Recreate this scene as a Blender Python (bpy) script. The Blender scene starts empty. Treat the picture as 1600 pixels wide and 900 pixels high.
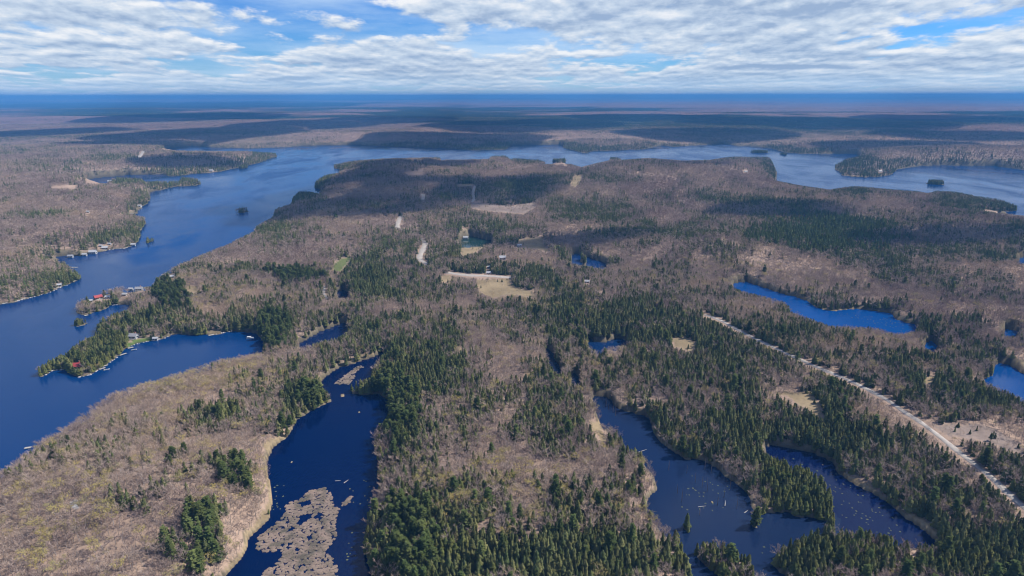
import bpy, math, random
import numpy as np

R = math.radians
rng = np.random.default_rng(7)
random.seed(7)
scene = bpy.context.scene
COL = scene.collection

# ------------------------------------------------------------------ camera
CAM_H, PITCH, FPX = 270.0, R(15.7), 1067.0          # focal length in pixels of the 1600 x 900 photograph
cam_d = bpy.data.cameras.new('camera')
cam_d.sensor_width = 36.0
cam_d.lens = 36.0 * FPX / 1600.0
cam_d.clip_start = 1.0
cam_d.clip_end = 200000.0
cam = bpy.data.objects.new('camera', cam_d)
cam.location = (0, 0, CAM_H)
cam.rotation_euler = (R(90) - PITCH, R(0.1), 0)
COL.objects.link(cam)
scene.camera = cam

# ------------------------------------------------------------------ light
SUN_EL, SUN_AZ = R(46), R(74)                        # azimuth clockwise from the view direction (+Y)
to_sun = np.array([math.sin(SUN_AZ) * math.cos(SUN_EL), math.cos(SUN_AZ) * math.cos(SUN_EL), math.sin(SUN_EL)])
sun_d = bpy.data.lights.new('sun', 'SUN')
sun_d.energy = 5.0
sun_d.angle = R(0.53)
sun_d.color = (1.0, 0.95, 0.88)
sun = bpy.data.objects.new('sun', sun_d)
sun.rotation_euler = (R(90) - SUN_EL, 0, math.pi - SUN_AZ)
sun.location = (0, 0, 900)
COL.objects.link(sun)

world = bpy.data.worlds.new('World')
scene.world = world
world.use_nodes = True
SKY_STRENGTH = 0.075
SKY_SEED = (70.18, 33.3)


class NT:
    """small helper round a node tree"""
    def __init__(self, tree):
        self.t = tree
        self.n = tree.nodes
        self.l = tree.links

    def node(self, kind, **kw):
        nd = self.n.new(kind)
        for k, v in kw.items():
            setattr(nd, k, v)
        return nd

    def put(self, sock, v):
        if v is None:
            return
        if hasattr(v, 'is_linked') or hasattr(v, 'links'):
            self.l.new(v, sock)
        else:
            sock.default_value = v

    def math(self, op, a, b=None, c=None, clamp=False):
        nd = self.node('ShaderNodeMath', operation=op, use_clamp=clamp)
        self.put(nd.inputs[0], a)
        self.put(nd.inputs[1], b)
        self.put(nd.inputs[2], c)
        return nd.outputs[0]

    def mix(self, f, a, b, blend='MIX'):
        nd = self.node('ShaderNodeMix', data_type='RGBA', blend_type=blend)
        self.put(nd.inputs['Factor'], f)
        self.put(nd.inputs[6], a)
        self.put(nd.inputs[7], b)
        return nd.outputs[2]

    def comb(self, x, y, z):
        nd = self.node('ShaderNodeCombineXYZ')
        self.put(nd.inputs[0], x)
        self.put(nd.inputs[1], y)
        self.put(nd.inputs[2], z)
        return nd.outputs[0]

    def noise(self, vec, scale, detail=4.0, rough=0.55, dist=0.0, dims='3D'):
        nd = self.node('ShaderNodeTexNoise', noise_dimensions=dims)
        self.put(nd.inputs['Vector'], vec)
        nd.inputs['Scale'].default_value = scale
        nd.inputs['Detail'].default_value = detail
        nd.inputs['Roughness'].default_value = rough
        nd.inputs['Distortion'].default_value = dist
        return nd.outputs['Fac']

    def step(self, v, lo, hi):
        nd = self.node('ShaderNodeMapRange', interpolation_type='SMOOTHSTEP')
        self.put(nd.inputs[0], v)
        self.put(nd.inputs[1], lo)
        self.put(nd.inputs[2], hi)
        return nd.outputs[0]


def build_world():
    t = NT(world.node_tree)
    t.n.clear()
    out = t.node('ShaderNodeOutputWorld')
    bg = t.node('ShaderNodeBackground')
    sky = t.node('ShaderNodeTexSky', sky_type='NISHITA')
    sky.sun_disc = False
    sky.sun_elevation = SUN_EL
    sky.sun_rotation = SUN_AZ
    sky.altitude = 300
    sky.air_density = 1.0
    sky.dust_density = 0.1
    sky.ozone_density = 4.0
    hs = t.node('ShaderNodeHueSaturation')
    hs.inputs['Saturation'].default_value = 1.35
    t.l.new(sky.outputs[0], hs.inputs['Color'])
    skyc = t.mix(1.0, hs.outputs[0], (SKY_STRENGTH * .40, SKY_STRENGTH * .78, SKY_STRENGTH * 1.35, 1), 'MULTIPLY')
    tc = t.node('ShaderNodeTexCoord')
    sp = t.node('ShaderNodeSeparateXYZ')
    t.l.new(tc.outputs['Generated'], sp.inputs[0])
    x, y, z = sp.outputs
    zz = t.math('ADD', t.math('MAXIMUM', z, 0.0), 0.028)
    inv = t.math('DIVIDE', 1.0, zz)
    OX, OY = SKY_SEED
    # rows of flat-based cumulus that shrink with distance: across the view, and the logarithm of the height
    u = t.math('ADD', t.math('MULTIPLY', t.math('ARCTAN2', x, y), t.math('POWER', inv, 0.16)), OX)
    v = t.math('ADD', t.math('LOGARITHM', zz, math.e), OY)

    def layer(dv, su, sv, detail, w=0.0, rough=0.55, dist=0.0):
        vv = t.math('MULTIPLY', t.math('ADD', v, dv), sv)
        return t.noise(t.comb(t.math('MULTIPLY', u, su), vv, w), 1.0, detail, rough, dist)

    cov = t.math('MULTIPLY', t.math('SUBTRACT', layer(0, 2.0, 1.1, 1.0, 4.0), 0.43), 0.95)

    def body(dv):
        a_ = t.math('ADD', t.math('MULTIPLY', layer(dv, 6.0, 3.4, 8.0, 0.0, 0.56, 0.15), .62), t.math('MULTIPLY', layer(dv, 17.0, 7.0, 7.0, 3.0, 0.55, 0.15), .38))
        return t.math('SUBTRACT', t.math('ADD', a_, cov), t.math('MULTIPLY', t.step(z, 0.10, 0.45), 0.10))

    m0, m1, m2 = body(0.0), body(0.055), body(-0.06)
    mask = t.step(m0, 0.452, 0.56)
    lit = t.math('ADD', 0.50, t.math('MULTIPLY', t.math('SUBTRACT', m0, m1), 3.8), clamp=True)
    core = t.step(m0, 0.55, 0.78)
    lit = t.math('SUBTRACT', lit, t.math('MULTIPLY', core, 0.28), clamp=True)
    veil = t.math('MULTIPLY', t.step(layer(0.3, 2.4, 2.2, 6.0, 9.0), 0.34, 0.70), t.math('SUBTRACT', 0.80, t.math('MULTIPLY', t.step(z, 0.08, 0.4), 0.65)))
    cl = t.node('ShaderNodeValToRGB')
    e = cl.color_ramp.elements
    e[0].position, e[0].color = 0.10, (0.27, 0.36, 0.51, 1)
    e[1].position, e[1].color = 0.85, (0.76, 0.765, 0.77, 1)
    em = cl.color_ramp.elements.new(0.48)
    em.color = (0.48, 0.56, 0.66, 1)
    t.l.new(lit, cl.inputs[0])
    c = t.mix(veil, skyc, (0.48, 0.62, 0.78, 1))
    c = t.mix(t.math('MULTIPLY', mask, 0.95), c, cl.outputs[0])
    # far off, the cloud field merges into a pale band above the horizon
    hz = t.step(z, -0.020, 0.040)
    c = t.mix(hz, (0.46, 0.63, 0.78, 1), c)
    c = t.mix(t.step(z, -0.02, -0.002), (0.04, 0.10, 0.20, 1), c)
    t.l.new(c, bg.inputs[0])
    bg.inputs[1].default_value = 1.0
    t.l.new(bg.outputs[0], out.inputs[0])


build_world()

scene.view_settings.view_transform = 'Standard'
scene.view_settings.look = 'None'
scene.view_settings.exposure = 0.34
scene.view_settings.gamma = 1.0
scene.render.engine = 'CYCLES'
cy = scene.cycles
cy.max_bounces = 6
cy.diffuse_bounces = 2
cy.glossy_bounces = 2
cy.transmission_bounces = 2
cy.volume_bounces = 0
cy.transparent_max_bounces = 12
cy.use_denoising = True
cy.use_adaptive_sampling = True
cy.adaptive_threshold = 0.02
cy.sample_clamp_indirect = 4.0
cy.filter_width = 1.1

# ------------------------------------------------------------------ ground survey (traced outlines -> places on the ground)
CP, SP = math.cos(PITCH), math.sin(PITCH)


def project(x, y, z):
    """world -> pixel of the 1600 x 900 photograph"""
    dz = z - CAM_H
    fwd = y * CP - dz * SP
    up = y * SP + dz * CP
    fwd = np.maximum(fwd, 1e-3)
    return 800 + FPX * x / fwd, 450 - FPX * up / fwd


def ray(px, py):
    a, b = (px - 800) / FPX, -(py - 450) / FPX
    return np.array([a, CP + b * SP, -SP + b * CP])


LAKE = [(0, 731), (15, 725), (32, 707), (50, 700), (62, 685), (82, 675), (112, 657), (140, 637), (145, 627), (175, 612), (220, 597), (250, 590), (295, 575),
        (342, 560), (375, 554), (400, 551), (411, 548), (411, 532), (400, 520), (385, 518), (362, 516), (337, 522), (300, 523), (270, 520), (257, 527), (235, 531), (212, 536),
        (195, 543), (185, 555), (165, 570), (140, 585), (122, 589), (110, 585), (100, 576), (82, 577), (67, 587), (50, 589), (48, 580), (65, 567),
        (105, 547), (125, 530), (147, 522), (151, 512), (150, 507), (160, 495), (180, 487), (200, 482), (207, 475), (190, 474), (172, 475), (168, 481),
        (150, 486), (132, 492), (120, 488), (115, 479), (122, 468), (150, 457), (162, 451), (190, 446), (200, 449), (213, 448), (240, 446), (242, 437),
        (262, 420), (282, 410), (312, 397), (357, 380), (375, 370), (397, 360), (400, 352), (427, 337), (429, 325), (455, 317), (457, 307),
        (467, 297), (487, 299), (500, 302), (500, 296), (491, 292), (492, 282), (507, 272), (530, 269), (532, 264), (520, 262), (520, 256),
        (540, 252), (570, 249), (600, 247), (650, 246), (687, 245), (689, 251), (695, 249), (722, 249), (765, 248), (767, 243), (790, 242), (797, 249),
        (832, 256), (850, 256), (892, 256), (908, 261), (930, 255), (950, 251), (970, 250), (1012, 247), (1067, 251), (1110, 250), (1142, 245),
        (1200, 245), (1205, 249), (1214, 270), (1210, 282), (1250, 290), (1297, 297), (1307, 295), (1335, 291), (1375, 295), (1435, 300), (1450, 303),
        (1462, 299), (1500, 301), (1525, 307), (1562, 312), (1589, 322), (1590, 331), (1570, 332), (1500, 325), (1560, 334), (1600, 338), (1700, 352), (1990, 390), (1990, 300),
        (1800, 285), (1700, 276), (1600, 267), (1550, 260), (1507, 260), (1475, 259), (1440, 260), (1400, 266), (1396, 272), (1385, 276), (1370, 278), (1340, 278),
        (1316, 275), (1312, 270), (1304, 265), (1305, 257), (1320, 249), (1345, 244), (1345, 242), (1300, 241), (1280, 242), (1230, 240),
        (1210, 234), (1200, 232), (1170, 229), (1150, 229), (1132, 225), (1050, 230), (1032, 227), (1007, 234), (972, 235), (952, 236), (927, 236),
        (915, 240), (882, 232), (880, 226), (800, 227), (790, 234), (737, 235), (700, 232), (610, 229), (550, 226), (472, 227), (455, 229),
        (400, 231), (375, 231), (332, 229.5), (300, 227), (250, 231), (275, 234), (332, 235), (382, 235), (400, 236), (430, 237), (433, 244), (417, 249), (400, 255),
        (345, 267), (325, 270), (300, 271), (275, 275), (260, 274), (259, 271), (200, 272), (160, 276), (132, 279), (135, 284), (170, 285),
        (225, 282), (280, 281), (282, 275), (305, 276), (317, 285), (307, 290), (280, 290), (250, 296), (230, 299), (235, 305), (231, 317),
        (220, 322), (210, 335), (225, 337), (227, 350), (220, 357), (217, 375), (210, 382), (195, 387), (175, 389), (142, 395), (125, 399),
        (100, 397), (67, 405), (92, 402), (110, 415), (132, 432), (117, 439), (97, 447), (75, 457), (20, 471), (0, 474), (-150, 500), (-390, 540), (-390, 900), (-150, 800)]
WATER = {
    'lake': [LAKE, [(632, 269), (660, 266), (664, 272), (640, 273)], [(77, 292), (90, 289), (125, 289), (115, 293)]],
    'marsh_pond': [[(597, 547), (585, 555), (555, 566), (525, 575), (510, 586), (498, 597), (505, 607), (520, 614), (535, 610), (545, 600), (560, 594), (580, 588), (580, 575), (590, 560), (602, 549)],
                   [(515, 628), (540, 618), (555, 616), (580, 616), (592, 615), (607, 625), (610, 642), (597, 657), (585, 672), (581, 695), (590, 722), (591, 750), (587, 775), (570, 792), (572, 815), (567, 850), (572, 872), (580, 900), (585, 990), (280, 990), (350, 900), (385, 862), (385, 838), (400, 830), (420, 810), (425, 780), (420, 750), (415, 722), (425, 697), (450, 682), (462, 655), (495, 637)]],
    'long_pond': [[(849, 545), (859, 543), (868, 562), (880, 582), (866, 582), (857, 566)], [(889, 582), (899, 582), (910, 599), (895, 600)],
                  [(922, 622), (930, 617), (955, 622), (960, 635), (975, 642), (1000, 647), (1015, 652), (1020, 675), (1030, 690), (1057, 710), (1072, 720), (1082, 717), (1100, 720), (1120, 732), (1132, 745), (1150, 757), (1170, 775), (1172, 792), (1190, 808), (1195, 800), (1210, 802), (1230, 800), (1245, 810), (1265, 807), (1285, 813), (1296, 822), (1282, 826), (1260, 832), (1225, 847), (1207, 860), (1202, 872), (1210, 890), (1227, 900), (1240, 980), (1200, 980), (1190, 900), (1185, 890), (1175, 882), (1172, 865), (1157, 857), (1137, 847), (1117, 842), (1087, 847), (1085, 860), (1087, 872), (1110, 892), (1125, 900), (1135, 980), (1088, 980), (1077, 900), (1077, 882), (1065, 855), (1060, 830), (1037, 822), (1017, 800), (1007, 782), (1025, 767), (1029, 760), (1027, 747), (1020, 727), (1000, 705), (975, 695), (967, 675), (960, 667), (940, 660), (932, 635)]],
    'lily_channel': [[(1187, 700), (1200, 695), (1215, 696), (1250, 702), (1280, 712), (1300, 722), (1307, 737), (1325, 752), (1360, 770), (1385, 785), (1407, 805), (1425, 817), (1450, 835), (1462, 845), (1465, 855), (1437, 847), (1395, 840), (1365, 828), (1340, 826), (1320, 828), (1305, 825), (1302, 800), (1299, 775), (1292, 750), (1270, 735), (1250, 727), (1235, 725), (1225, 717), (1200, 710)]],
    'open_pond': [[(1140, 443), (1165, 440), (1200, 452), (1225, 460), (1245, 465), (1265, 472), (1272, 482), (1300, 487), (1335, 483), (1395, 491), (1400, 500), (1435, 509), (1432, 517), (1412, 522), (1395, 520), (1365, 512), (1325, 510), (1295, 510), (1272, 500), (1235, 487), (1232, 477), (1220, 470), (1200, 465), (1170, 458), (1145, 450)],
                  [(1440, 542), (1447, 530), (1462, 537), (1470, 545), (1460, 551)]],
    'reed_pond': [[(1555, 567), (1575, 570), (1600, 585), (1700, 625), (1700, 690), (1600, 627), (1585, 615), (1555, 605), (1532, 595), (1550, 585)], [(1567, 512), (1595, 520), (1592, 527), (1565, 525)], [(1587, 403), (1620, 401), (1620, 414), (1590, 412)]],
    'ringed_pond': [[(917, 522), (925, 532), (940, 536), (962, 527), (980, 532), (982, 538), (960, 541), (944, 541), (940, 550), (925, 545), (917, 537)]],
    'woodland_pond': [[(891, 396), (907, 397), (920, 402), (945, 410), (950, 416), (942, 420), (912, 415), (892, 412)]],
    'green_pond': [[(715, 375), (735, 368), (750, 372), (770, 376), (771, 379), (755, 382), (722, 383)]],
    'stream': [[(462, 538), (497, 518), (535, 503), (542, 501), (544, 517), (532, 525), (510, 530), (467, 542)], [(522, 456), (535, 452), (547, 457), (545, 464), (527, 465)]],
}
# wooded islands: (x, y of the waterline, half width in px, height of the wooded outline in px, depth/width)
ISLANDS = [(375.5, 263, 6, 9, .7), (375, 332, 9, 10, .5), (228, 379, 4, 8, .5), (120, 509, 8, 13, .6), (874.5, 254, 13, 12, .8), (961, 252, 8, 7, .8), (1190, 240, 15, 6, .5),
           (1227.5, 243, 4, 4, .6), (1468.5, 290, 14, 13, .9), (197, 288, 25, 10, .5), (1074, 832, 5, 15, .6), (825, 257, 24, 6, .3), (1180, 826, 5, 18, 1.0), (913, 411, 5, 13, .6)]
DRY, GREEN, MARSH, LITTER, LAWN, ROCK = 'dry', 'green', 'marsh', 'litter', 'lawn', 'rock'
FIELDS = [
    (DRY, [(742, 438), (800, 435), (798, 446), (835, 455), (835, 466), (800, 459), (770, 466), (748, 455)]),
    (GREEN, [(520, 414), (535, 402), (549, 399), (547, 407), (532, 424), (519, 421)]),
    (DRY, [(810, 373), (850, 371), (848, 381), (860, 395), (838, 389), (812, 384)]),
    (MARSH, [(735, 316), (800, 322), (837, 315), (837, 323), (817, 334), (770, 330), (735, 325)]),
    (DRY, [(897, 274), (910, 273), (908, 281), (900, 291), (890, 290)]),
    (DRY, [(1046, 529), (1070, 526), (1090, 537), (1083, 551), (1052, 542)]),
    (DRY, [(1216, 614), (1228, 613), (1242, 616), (1263, 612), (1269, 614), (1271, 622), (1283, 634), (1283, 644), (1288, 657), (1279, 653), (1268, 642), (1244, 632), (1234, 623), (1220, 619)]),
    (DRY, [(1443, 591), (1455, 588), (1462, 594), (1452, 602), (1444, 600)]),
    (MARSH, [(1457, 668), (1480, 661), (1545, 668), (1600, 700), (1600, 712), (1545, 692), (1480, 682)]),
    (DRY, [(918, 658), (934, 656), (940, 675), (950, 687), (936, 697), (927, 675)]),
    (DRY, [(287, 446), (312, 445), (308, 456), (292, 457)]),
    (DRY, [(720, 387), (757, 385), (745, 392), (722, 399), (719, 396)]),
    (DRY, [(1555, 562), (1600, 562), (1640, 575), (1640, 590), (1600, 583), (1575, 568)]),
    (DRY, [(1407, 804), (1430, 803), (1460, 825), (1466, 836), (1450, 836), (1425, 818)]),
    (DRY, [(1310, 740), (1330, 745), (1372, 766), (1362, 772), (1325, 752)]),
    (LAWN, [(196, 536), (212, 528), (232, 526), (238, 530), (212, 537), (198, 543)]),
    (DRY, [(318, 520), (335, 514), (345, 516), (336, 523)]),
    (DRY, [(1172, 816), (1180, 814), (1197, 826), (1192, 829), (1178, 821)]),
    (DRY, [(930, 612), (952, 612), (955, 621), (936, 625)]),
    (DRY, [(800, 447), (835, 457), (836, 466), (812, 462)]),
    (DRY, [(1268, 480), (1300, 485), (1335, 480), (1342, 483), (1300, 489), (1272, 484)]),
    (DRY, [(1395, 489), (1402, 498), (1436, 507), (1434, 511), (1398, 502)]),
    (DRY, [(690, 430), (705, 432), (704, 444), (688, 440)]),
    (DRY, [(712, 288), (738, 287), (742, 290), (715, 291)]),
    (ROCK, [(108, 787), (119, 784), (121, 797), (113, 796)]),
    (DRY, [(520, 621), (540, 613), (556, 612), (556, 615), (540, 617), (520, 626), (505, 634)]),
    (DRY, [(408, 690), (425, 684), (447, 674), (466, 656), (495, 637), (497, 640), (472, 660), (449, 684), (427, 698), (417, 722), (421, 750), (426, 780), (418, 810), (400, 830), (386, 840), (386, 862), (356, 893), (350, 890), (376, 858), (378, 838), (396, 818), (413, 790), (414, 750), (409, 722), (414, 700)]),
    (DRY, [(600, 547), (585, 550), (540, 566), (523, 572), (545, 562), (580, 548)]),
]
MAT = [[(447, 785), (467, 782), (482, 767), (505, 762), (520, 775), (517, 787), (530, 795), (522, 815), (525, 830), (520, 850), (505, 860), (520, 875), (525, 887), (525, 960), (360, 960), (407, 897), (437, 875), (440, 862), (407, 862), (400, 860), (400, 838), (425, 822), (442, 807)],
       [(532, 785), (549, 773), (545, 787), (535, 791)], [(520, 600), (560, 570), (566, 573), (545, 600)]]
ROADS = {
    'gravel_road': ([(1670, 850), (1600, 795), (1545, 745), (1500, 710), (1455, 674), (1430, 656), (1412, 645), (1387, 627), (1350, 607), (1325, 595), (1282, 577), (1235, 556), (1170, 525), (1142, 510), (1122, 500), (1097, 491)], 4.8,
                    'pale gravel road running diagonally through the spruces'),
    'village_road': ([(800, 434), (760, 431), (730, 430), (700, 426), (685, 420), (668, 412), (655, 404), (661, 388), (664, 379), (657, 372), (640, 362), (621, 355), (626, 338), (632, 326), (650, 318), (660, 311), (661, 303)], 8.5,
                     'pale road winding past the fields'),
    'farm_lane': ([(742, 290), (739, 300), (740, 311), (736, 316)], 6.0, ''),
    'distant_road': ([(224, 235), (217, 245)], 12.0, ''),
    'woodland_path': ([(507, 446), (505, 457), (509, 464), (512, 468)], 4.0, ''),
}
CLEAR = [(120, 569, 7, 4), (152, 462, 8, 7), (217, 450, 9, 6), (204, 451, 5, 4), (168, 463, 6, 4), (194, 459, 5, 4), (209, 523, 10, 6), (785, 402, 7, 4), (811, 382, 5, 4), (917, 440, 5, 4), (727, 356, 6, 3),
         (268, 430, 5, 4), (300, 446, 5, 4), (76, 711, 7, 4), (763, 425, 5, 4), (763, 416, 4, 4), (92, 443, 5, 4), (108, 388, 6, 4), (131, 391, 5, 4), (145, 392, 7, 4), (163, 385, 6, 5), (157, 382, 4, 3), (171, 379, 4, 3), (208, 381, 5, 3),
         (205, 329, 4, 3), (218, 320, 4, 3), (170, 270.5, 6, 2), (330, 266, 5, 2), (1165, 268, 4, 2.5), (1375, 268, 4, 2.5), (137, 329, 4, 3), (141, 469, 5, 3)]
# share of evergreens: (x, y, rx, ry, share)
ZONES = [
    (200, 760, 330, 200, .045), (330, 650, 120, 70, .05), (730, 780, 170, 90, .24), (740, 550, 60, 38, .05), (1000, 300, 300, 70, .22), (560, 320, 200, 60, .17), (150, 320, 260, 60, .15), (1250, 430, 200, 40, .24), (330, 440, 120, 50, .20),
    (960, 440, 160, 30, .08), (650, 470, 80, 25, .18), (1220, 530, 150, 45, .32), (1120, 625, 65, 22, .3), (350, 390, 90, 30, .2), (1500, 430, 150, 40, .25), (820, 730, 45, 80, .05),
    (880, 880, 330, 34, .88), (612, 640, 42, 62, .80), (640, 850, 62, 70, .82), (660, 580, 60, 60, .75), (760, 625, 55, 28, .80), (900, 540, 58, 70, .85), (850, 640, 60, 75, .80), (905, 700, 50, 30, .70), (990, 740, 38, 45, .80),
    (1000, 560, 110, 75, .72), (1075, 680, 110, 46, .92), (1180, 700, 60, 50, .92), (1245, 770, 62, 60, .95), (1420, 740, 200, 90, .72), (1420, 870, 260, 48, .90), (1295, 630, 50, 45, .86), (1130, 870, 60, 35, .95), (1400, 570, 60, 20, .35),
    (1490, 620, 90, 34, .72), (1560, 730, 60, 40, .70), (1400, 540, 90, 16, .45), (1500, 560, 60, 22, .85), (1440, 520, 22, 14, .9), (1500, 505, 110, 14, .55), (1330, 468, 120, 12, .45), (1170, 430, 90, 10, .5),
    (1290, 368, 120, 26, .85), (1400, 392, 110, 18, .72), (1520, 398, 70, 20, .6), (1580, 370, 40, 22, .7), (915, 328, 70, 22, .62), (1045, 340, 60, 20, .5), (1000, 368, 110, 12, .6), (1180, 320, 110, 12, .5), (900, 282, 90, 10, .6), (1330, 300, 150, 9, .75), (1525, 316, 75, 20, 1.0),
    (455, 432, 56, 12, .95), (268, 462, 30, 20, .92), (575, 440, 48, 36, .85), (690, 405, 48, 24, .6), (745, 420, 60, 14, .65), (830, 445, 50, 16, .75), (605, 388, 45, 14, .7), (770, 355, 60, 14, .7), (650, 440, 40, 20, .4), (600, 510, 70, 24, .5), (640, 530, 90, 20, .6),
    (720, 300, 40, 18, .75), (800, 300, 60, 20, .75), (590, 260, 90, 8, .45), (150, 380, 90, 20, .5), (60, 455, 70, 24, .60), (110, 425, 28, 22, .75), (30, 338, 70, 8, .7), (120, 540, 90, 40, .8), (190, 500, 60, 26, .65), (140, 475, 34, 16, .7), (260, 500, 60, 18, .5), (428, 518, 24, 30, .97),
    (215, 770, 34, 16, .6), (240, 745, 16, 10, .55), (310, 850, 22, 62, .88), (255, 860, 16, 30, .6), (375, 752, 36, 26, .75), (262, 722, 32, 11, .85), (335, 650, 40, 26, .55), (200, 798, 36, 16, .85), (290, 745, 12, 8, .6), (350, 735, 30, 9, .6), (480, 625, 22, 14, .95), (455, 640, 34, 22, .6), (445, 660, 30, 16, .45), (480, 540, 40, 10, .5),
    (920, 405, 40, 18, .85), (880, 400, 14, 14, .8), (940, 520, 50, 25, .9), (300, 285, 20, 8, 1.0), (197, 284, 28, 8, 1.0), (430, 360, 40, 14, .5), (480, 312, 20, 10, .8), (230, 245, 90, 5, .5), (420, 242, 18, 8, .8)]
PINES = [(310, 850, 26, 66), (375, 752, 40, 32), (262, 722, 36, 14), (250, 860, 18, 34), (640, 850, 40, 70), (612, 640, 40, 50), (428, 518, 26, 34), (455, 432, 60, 14), (268, 462, 34, 24), (1290, 368, 130, 30), (480, 625, 22, 14)]
CEDARS = [(760, 625, 60, 34), (120, 540, 100, 50), (1130, 870, 70, 40), (660, 850, 50, 50), (1250, 770, 70, 60), (1420, 870, 160, 30)]
BUDS = [(110, 820, 80, 90, .30), (230, 590, 200, 30, .35), (260, 420, 60, 24, .4), (860, 470, 60, 20, .25), (760, 780, 80, 60, .22), (900, 305, 70, 8, .5), (1150, 400, 70, 22, .4), (530, 345, 60, 10, .35), (1370, 340, 60, 10, .3), (330, 470, 60, 20, .25), (110, 400, 90, 30, .25)]

X0, Y0, SC = -400, 100, 2            # survey raster: origin and cells per pixel
RW, RH = 2400 * SC, 900 * SC


def fill(ras, poly, val):
    p = (np.array(poly, float) - (X0, Y0)) * SC
    ya, yb = max(0, int(p[:, 1].min())), min(RH - 1, int(p[:, 1].max()) + 1)
    q = np.roll(p, -1, 0)
    for r in range(ya, yb + 1):
        yy = r + 0.5
        hit = (p[:, 1] > yy) != (q[:, 1] > yy)
        if not hit.any():
            continue
        a, b = p[hit], q[hit]
        xs = np.sort(a[:, 0] + (yy - a[:, 1]) * (b[:, 0] - a[:, 0]) / (b[:, 1] - a[:, 1]))
        for k in range(0, len(xs) - 1, 2):
            i, j = int(np.clip(round(xs[k]), 0, RW)), int(np.clip(round(xs[k + 1]), 0, RW))
            ras[r, i:j] = val


def look(ras, px, py, default=0):
    i = ((px - X0) * SC).astype(int)
    j = ((py - Y0) * SC).astype(int)
    ok = (i >= 0) & (i < RW) & (j >= 0) & (j < RH)
    out = np.full(px.shape, default, ras.dtype)
    out[ok] = ras[j[ok], i[ok]]
    return out


wras = np.zeros((RH, RW), np.uint8)
WNAMES = list(WATER)
for bi, nm in enumerate(WNAMES):
    for poly in WATER[nm]:
        fill(wras, poly, bi + 1)
islras = np.zeros((RH, RW), np.uint8)
for (ix, iy, hw, hh, dw) in ISLANDS:
    fill(islras, [(ix + hw * math.cos(a) * 1.15, iy - hh / 2 + (hh / 2 + 1.2) * math.sin(a)) for a in np.linspace(0, 2 * math.pi, 24, endpoint=False)], 1)
FKIND = [DRY, GREEN, MARSH, LITTER, LAWN, ROCK]
fras = np.zeros((RH, RW), np.uint8)
for kind, poly in FIELDS:
    fill(fras, poly, FKIND.index(kind) + 1)
mras = np.zeros((RH, RW), np.uint8)
for poly in MAT:
    fill(mras, poly, 1)
# what has to stay in view: water, roads, openings, buildings
kras = (wras > 0).astype(np.uint8)
kras[islras > 0] = 0
for nm, (pts, w, _) in ROADS.items():
    for (a, b) in zip(pts[:-1], pts[1:]):
        if nm == 'village_road' and 600 < a[0] < 800 and (b in [(685, 420), (668, 412), (657, 372), (640, 362), (621, 355), (632, 326), (650, 318), (660, 311)]):
            continue
        L = math.hypot(b[0] - a[0], b[1] - a[1])
        nx, ny = -(b[1] - a[1]) / L, (b[0] - a[0]) / L
        dist = CAM_H / math.tan(PITCH + math.atan((min(a[1], b[1]) - 450) / FPX))
        hidden = nm == 'gravel_road' and 1140 < (a[0] + b[0]) / 2 < 1325
        hw = max(1.2, w * (0.55 if hidden else 0.8) * FPX / dist)
        hwy = max(0.8, hw * 0.45)
        fill(kras, [(a[0] + nx * hw, a[1] + ny * hwy), (b[0] + nx * hw, b[1] + ny * hwy), (b[0] - nx * hw, b[1] - ny * hwy), (a[0] - nx * hw, a[1] - ny * hwy)], 2)
sras = np.zeros((RH, RW), np.uint8)
for kind, poly in FIELDS:
    if kind == DRY and poly[0] in [(408, 690), (600, 547)]:
        fill(sras, poly, 1)
kras[(fras > 0) & (sras == 0)] = 3
cras = np.zeros((RH, RW), np.uint8)
for (cx, cy_, rx, ry) in CLEAR:
    fill(cras, [(cx - rx, cy_ - ry), (cx + rx, cy_ - ry), (cx + rx, cy_ + ry), (cx - rx, cy_ + ry)], 1)


# ------------------------------------------------------------------ noise
def vnoise(x, y, seed=0):
    xi, yi = np.floor(x).astype(np.int64), np.floor(y).astype(np.int64)
    fx, fy = x - xi, y - yi
    fx, fy = fx * fx * (3 - 2 * fx), fy * fy * (3 - 2 * fy)

    def h(a, b):
        n = (a * 374761393 + b * 668265263 + seed * 1442695041) & 0xFFFFFFFF
        n = ((n ^ (n >> 13)) * 1274126177) & 0xFFFFFFFF
        return ((n ^ (n >> 16)) & 0xFFFF) / 65535.0
    return (h(xi, yi) * (1 - fx) + h(xi + 1, yi) * fx) * (1 - fy) + (h(xi, yi + 1) * (1 - fx) + h(xi + 1, yi + 1) * fx) * fy


def fbm(x, y, wl, octv=4, seed=0, gain=0.5):
    s, a, tot = 0.0, 1.0, 0.0
    for o in range(octv):
        s = s + a * vnoise(x / wl + 17.3 * o, y / wl - 9.1 * o, seed + o)
        tot += a
        a *= gain
        wl *= 0.5
    return s / tot


# ------------------------------------------------------------------ ground sheet (fine near the viewer's side, coarse towards the horizon)
NR, NC = 880, 640
RMIN, RMAX, TH = 150.0, 80000.0, R(52)
lr = np.linspace(math.log(RMIN), math.log(RMAX), NR)
th = np.linspace(-TH, TH, NC)
LRr, THh = np.meshgrid(lr, th, indexing='ij')
GX, GY = np.exp(LRr) * np.sin(THh), np.exp(LRr) * np.cos(THh)
GR = np.exp(LRr)


def water_at(x, y, z=0.0):
    px, py = project(x, y, np.zeros_like(x) + z)
    w = look(wras, px, py)
    r = np.hypot(x, y)
    # the near bank hides behind its own trees: the water goes on below them
    px2, py2 = project(x, y, np.full_like(x, 8.0))
    w2 = look(wras, px2, py2)
    f2 = look(fras, px, py)
    m2 = look(islras, px2, py2)
    w = np.where((w == 0) & (w2 > 0) & (f2 == 0) & (m2 == 0), w2, w)
    return w


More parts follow.
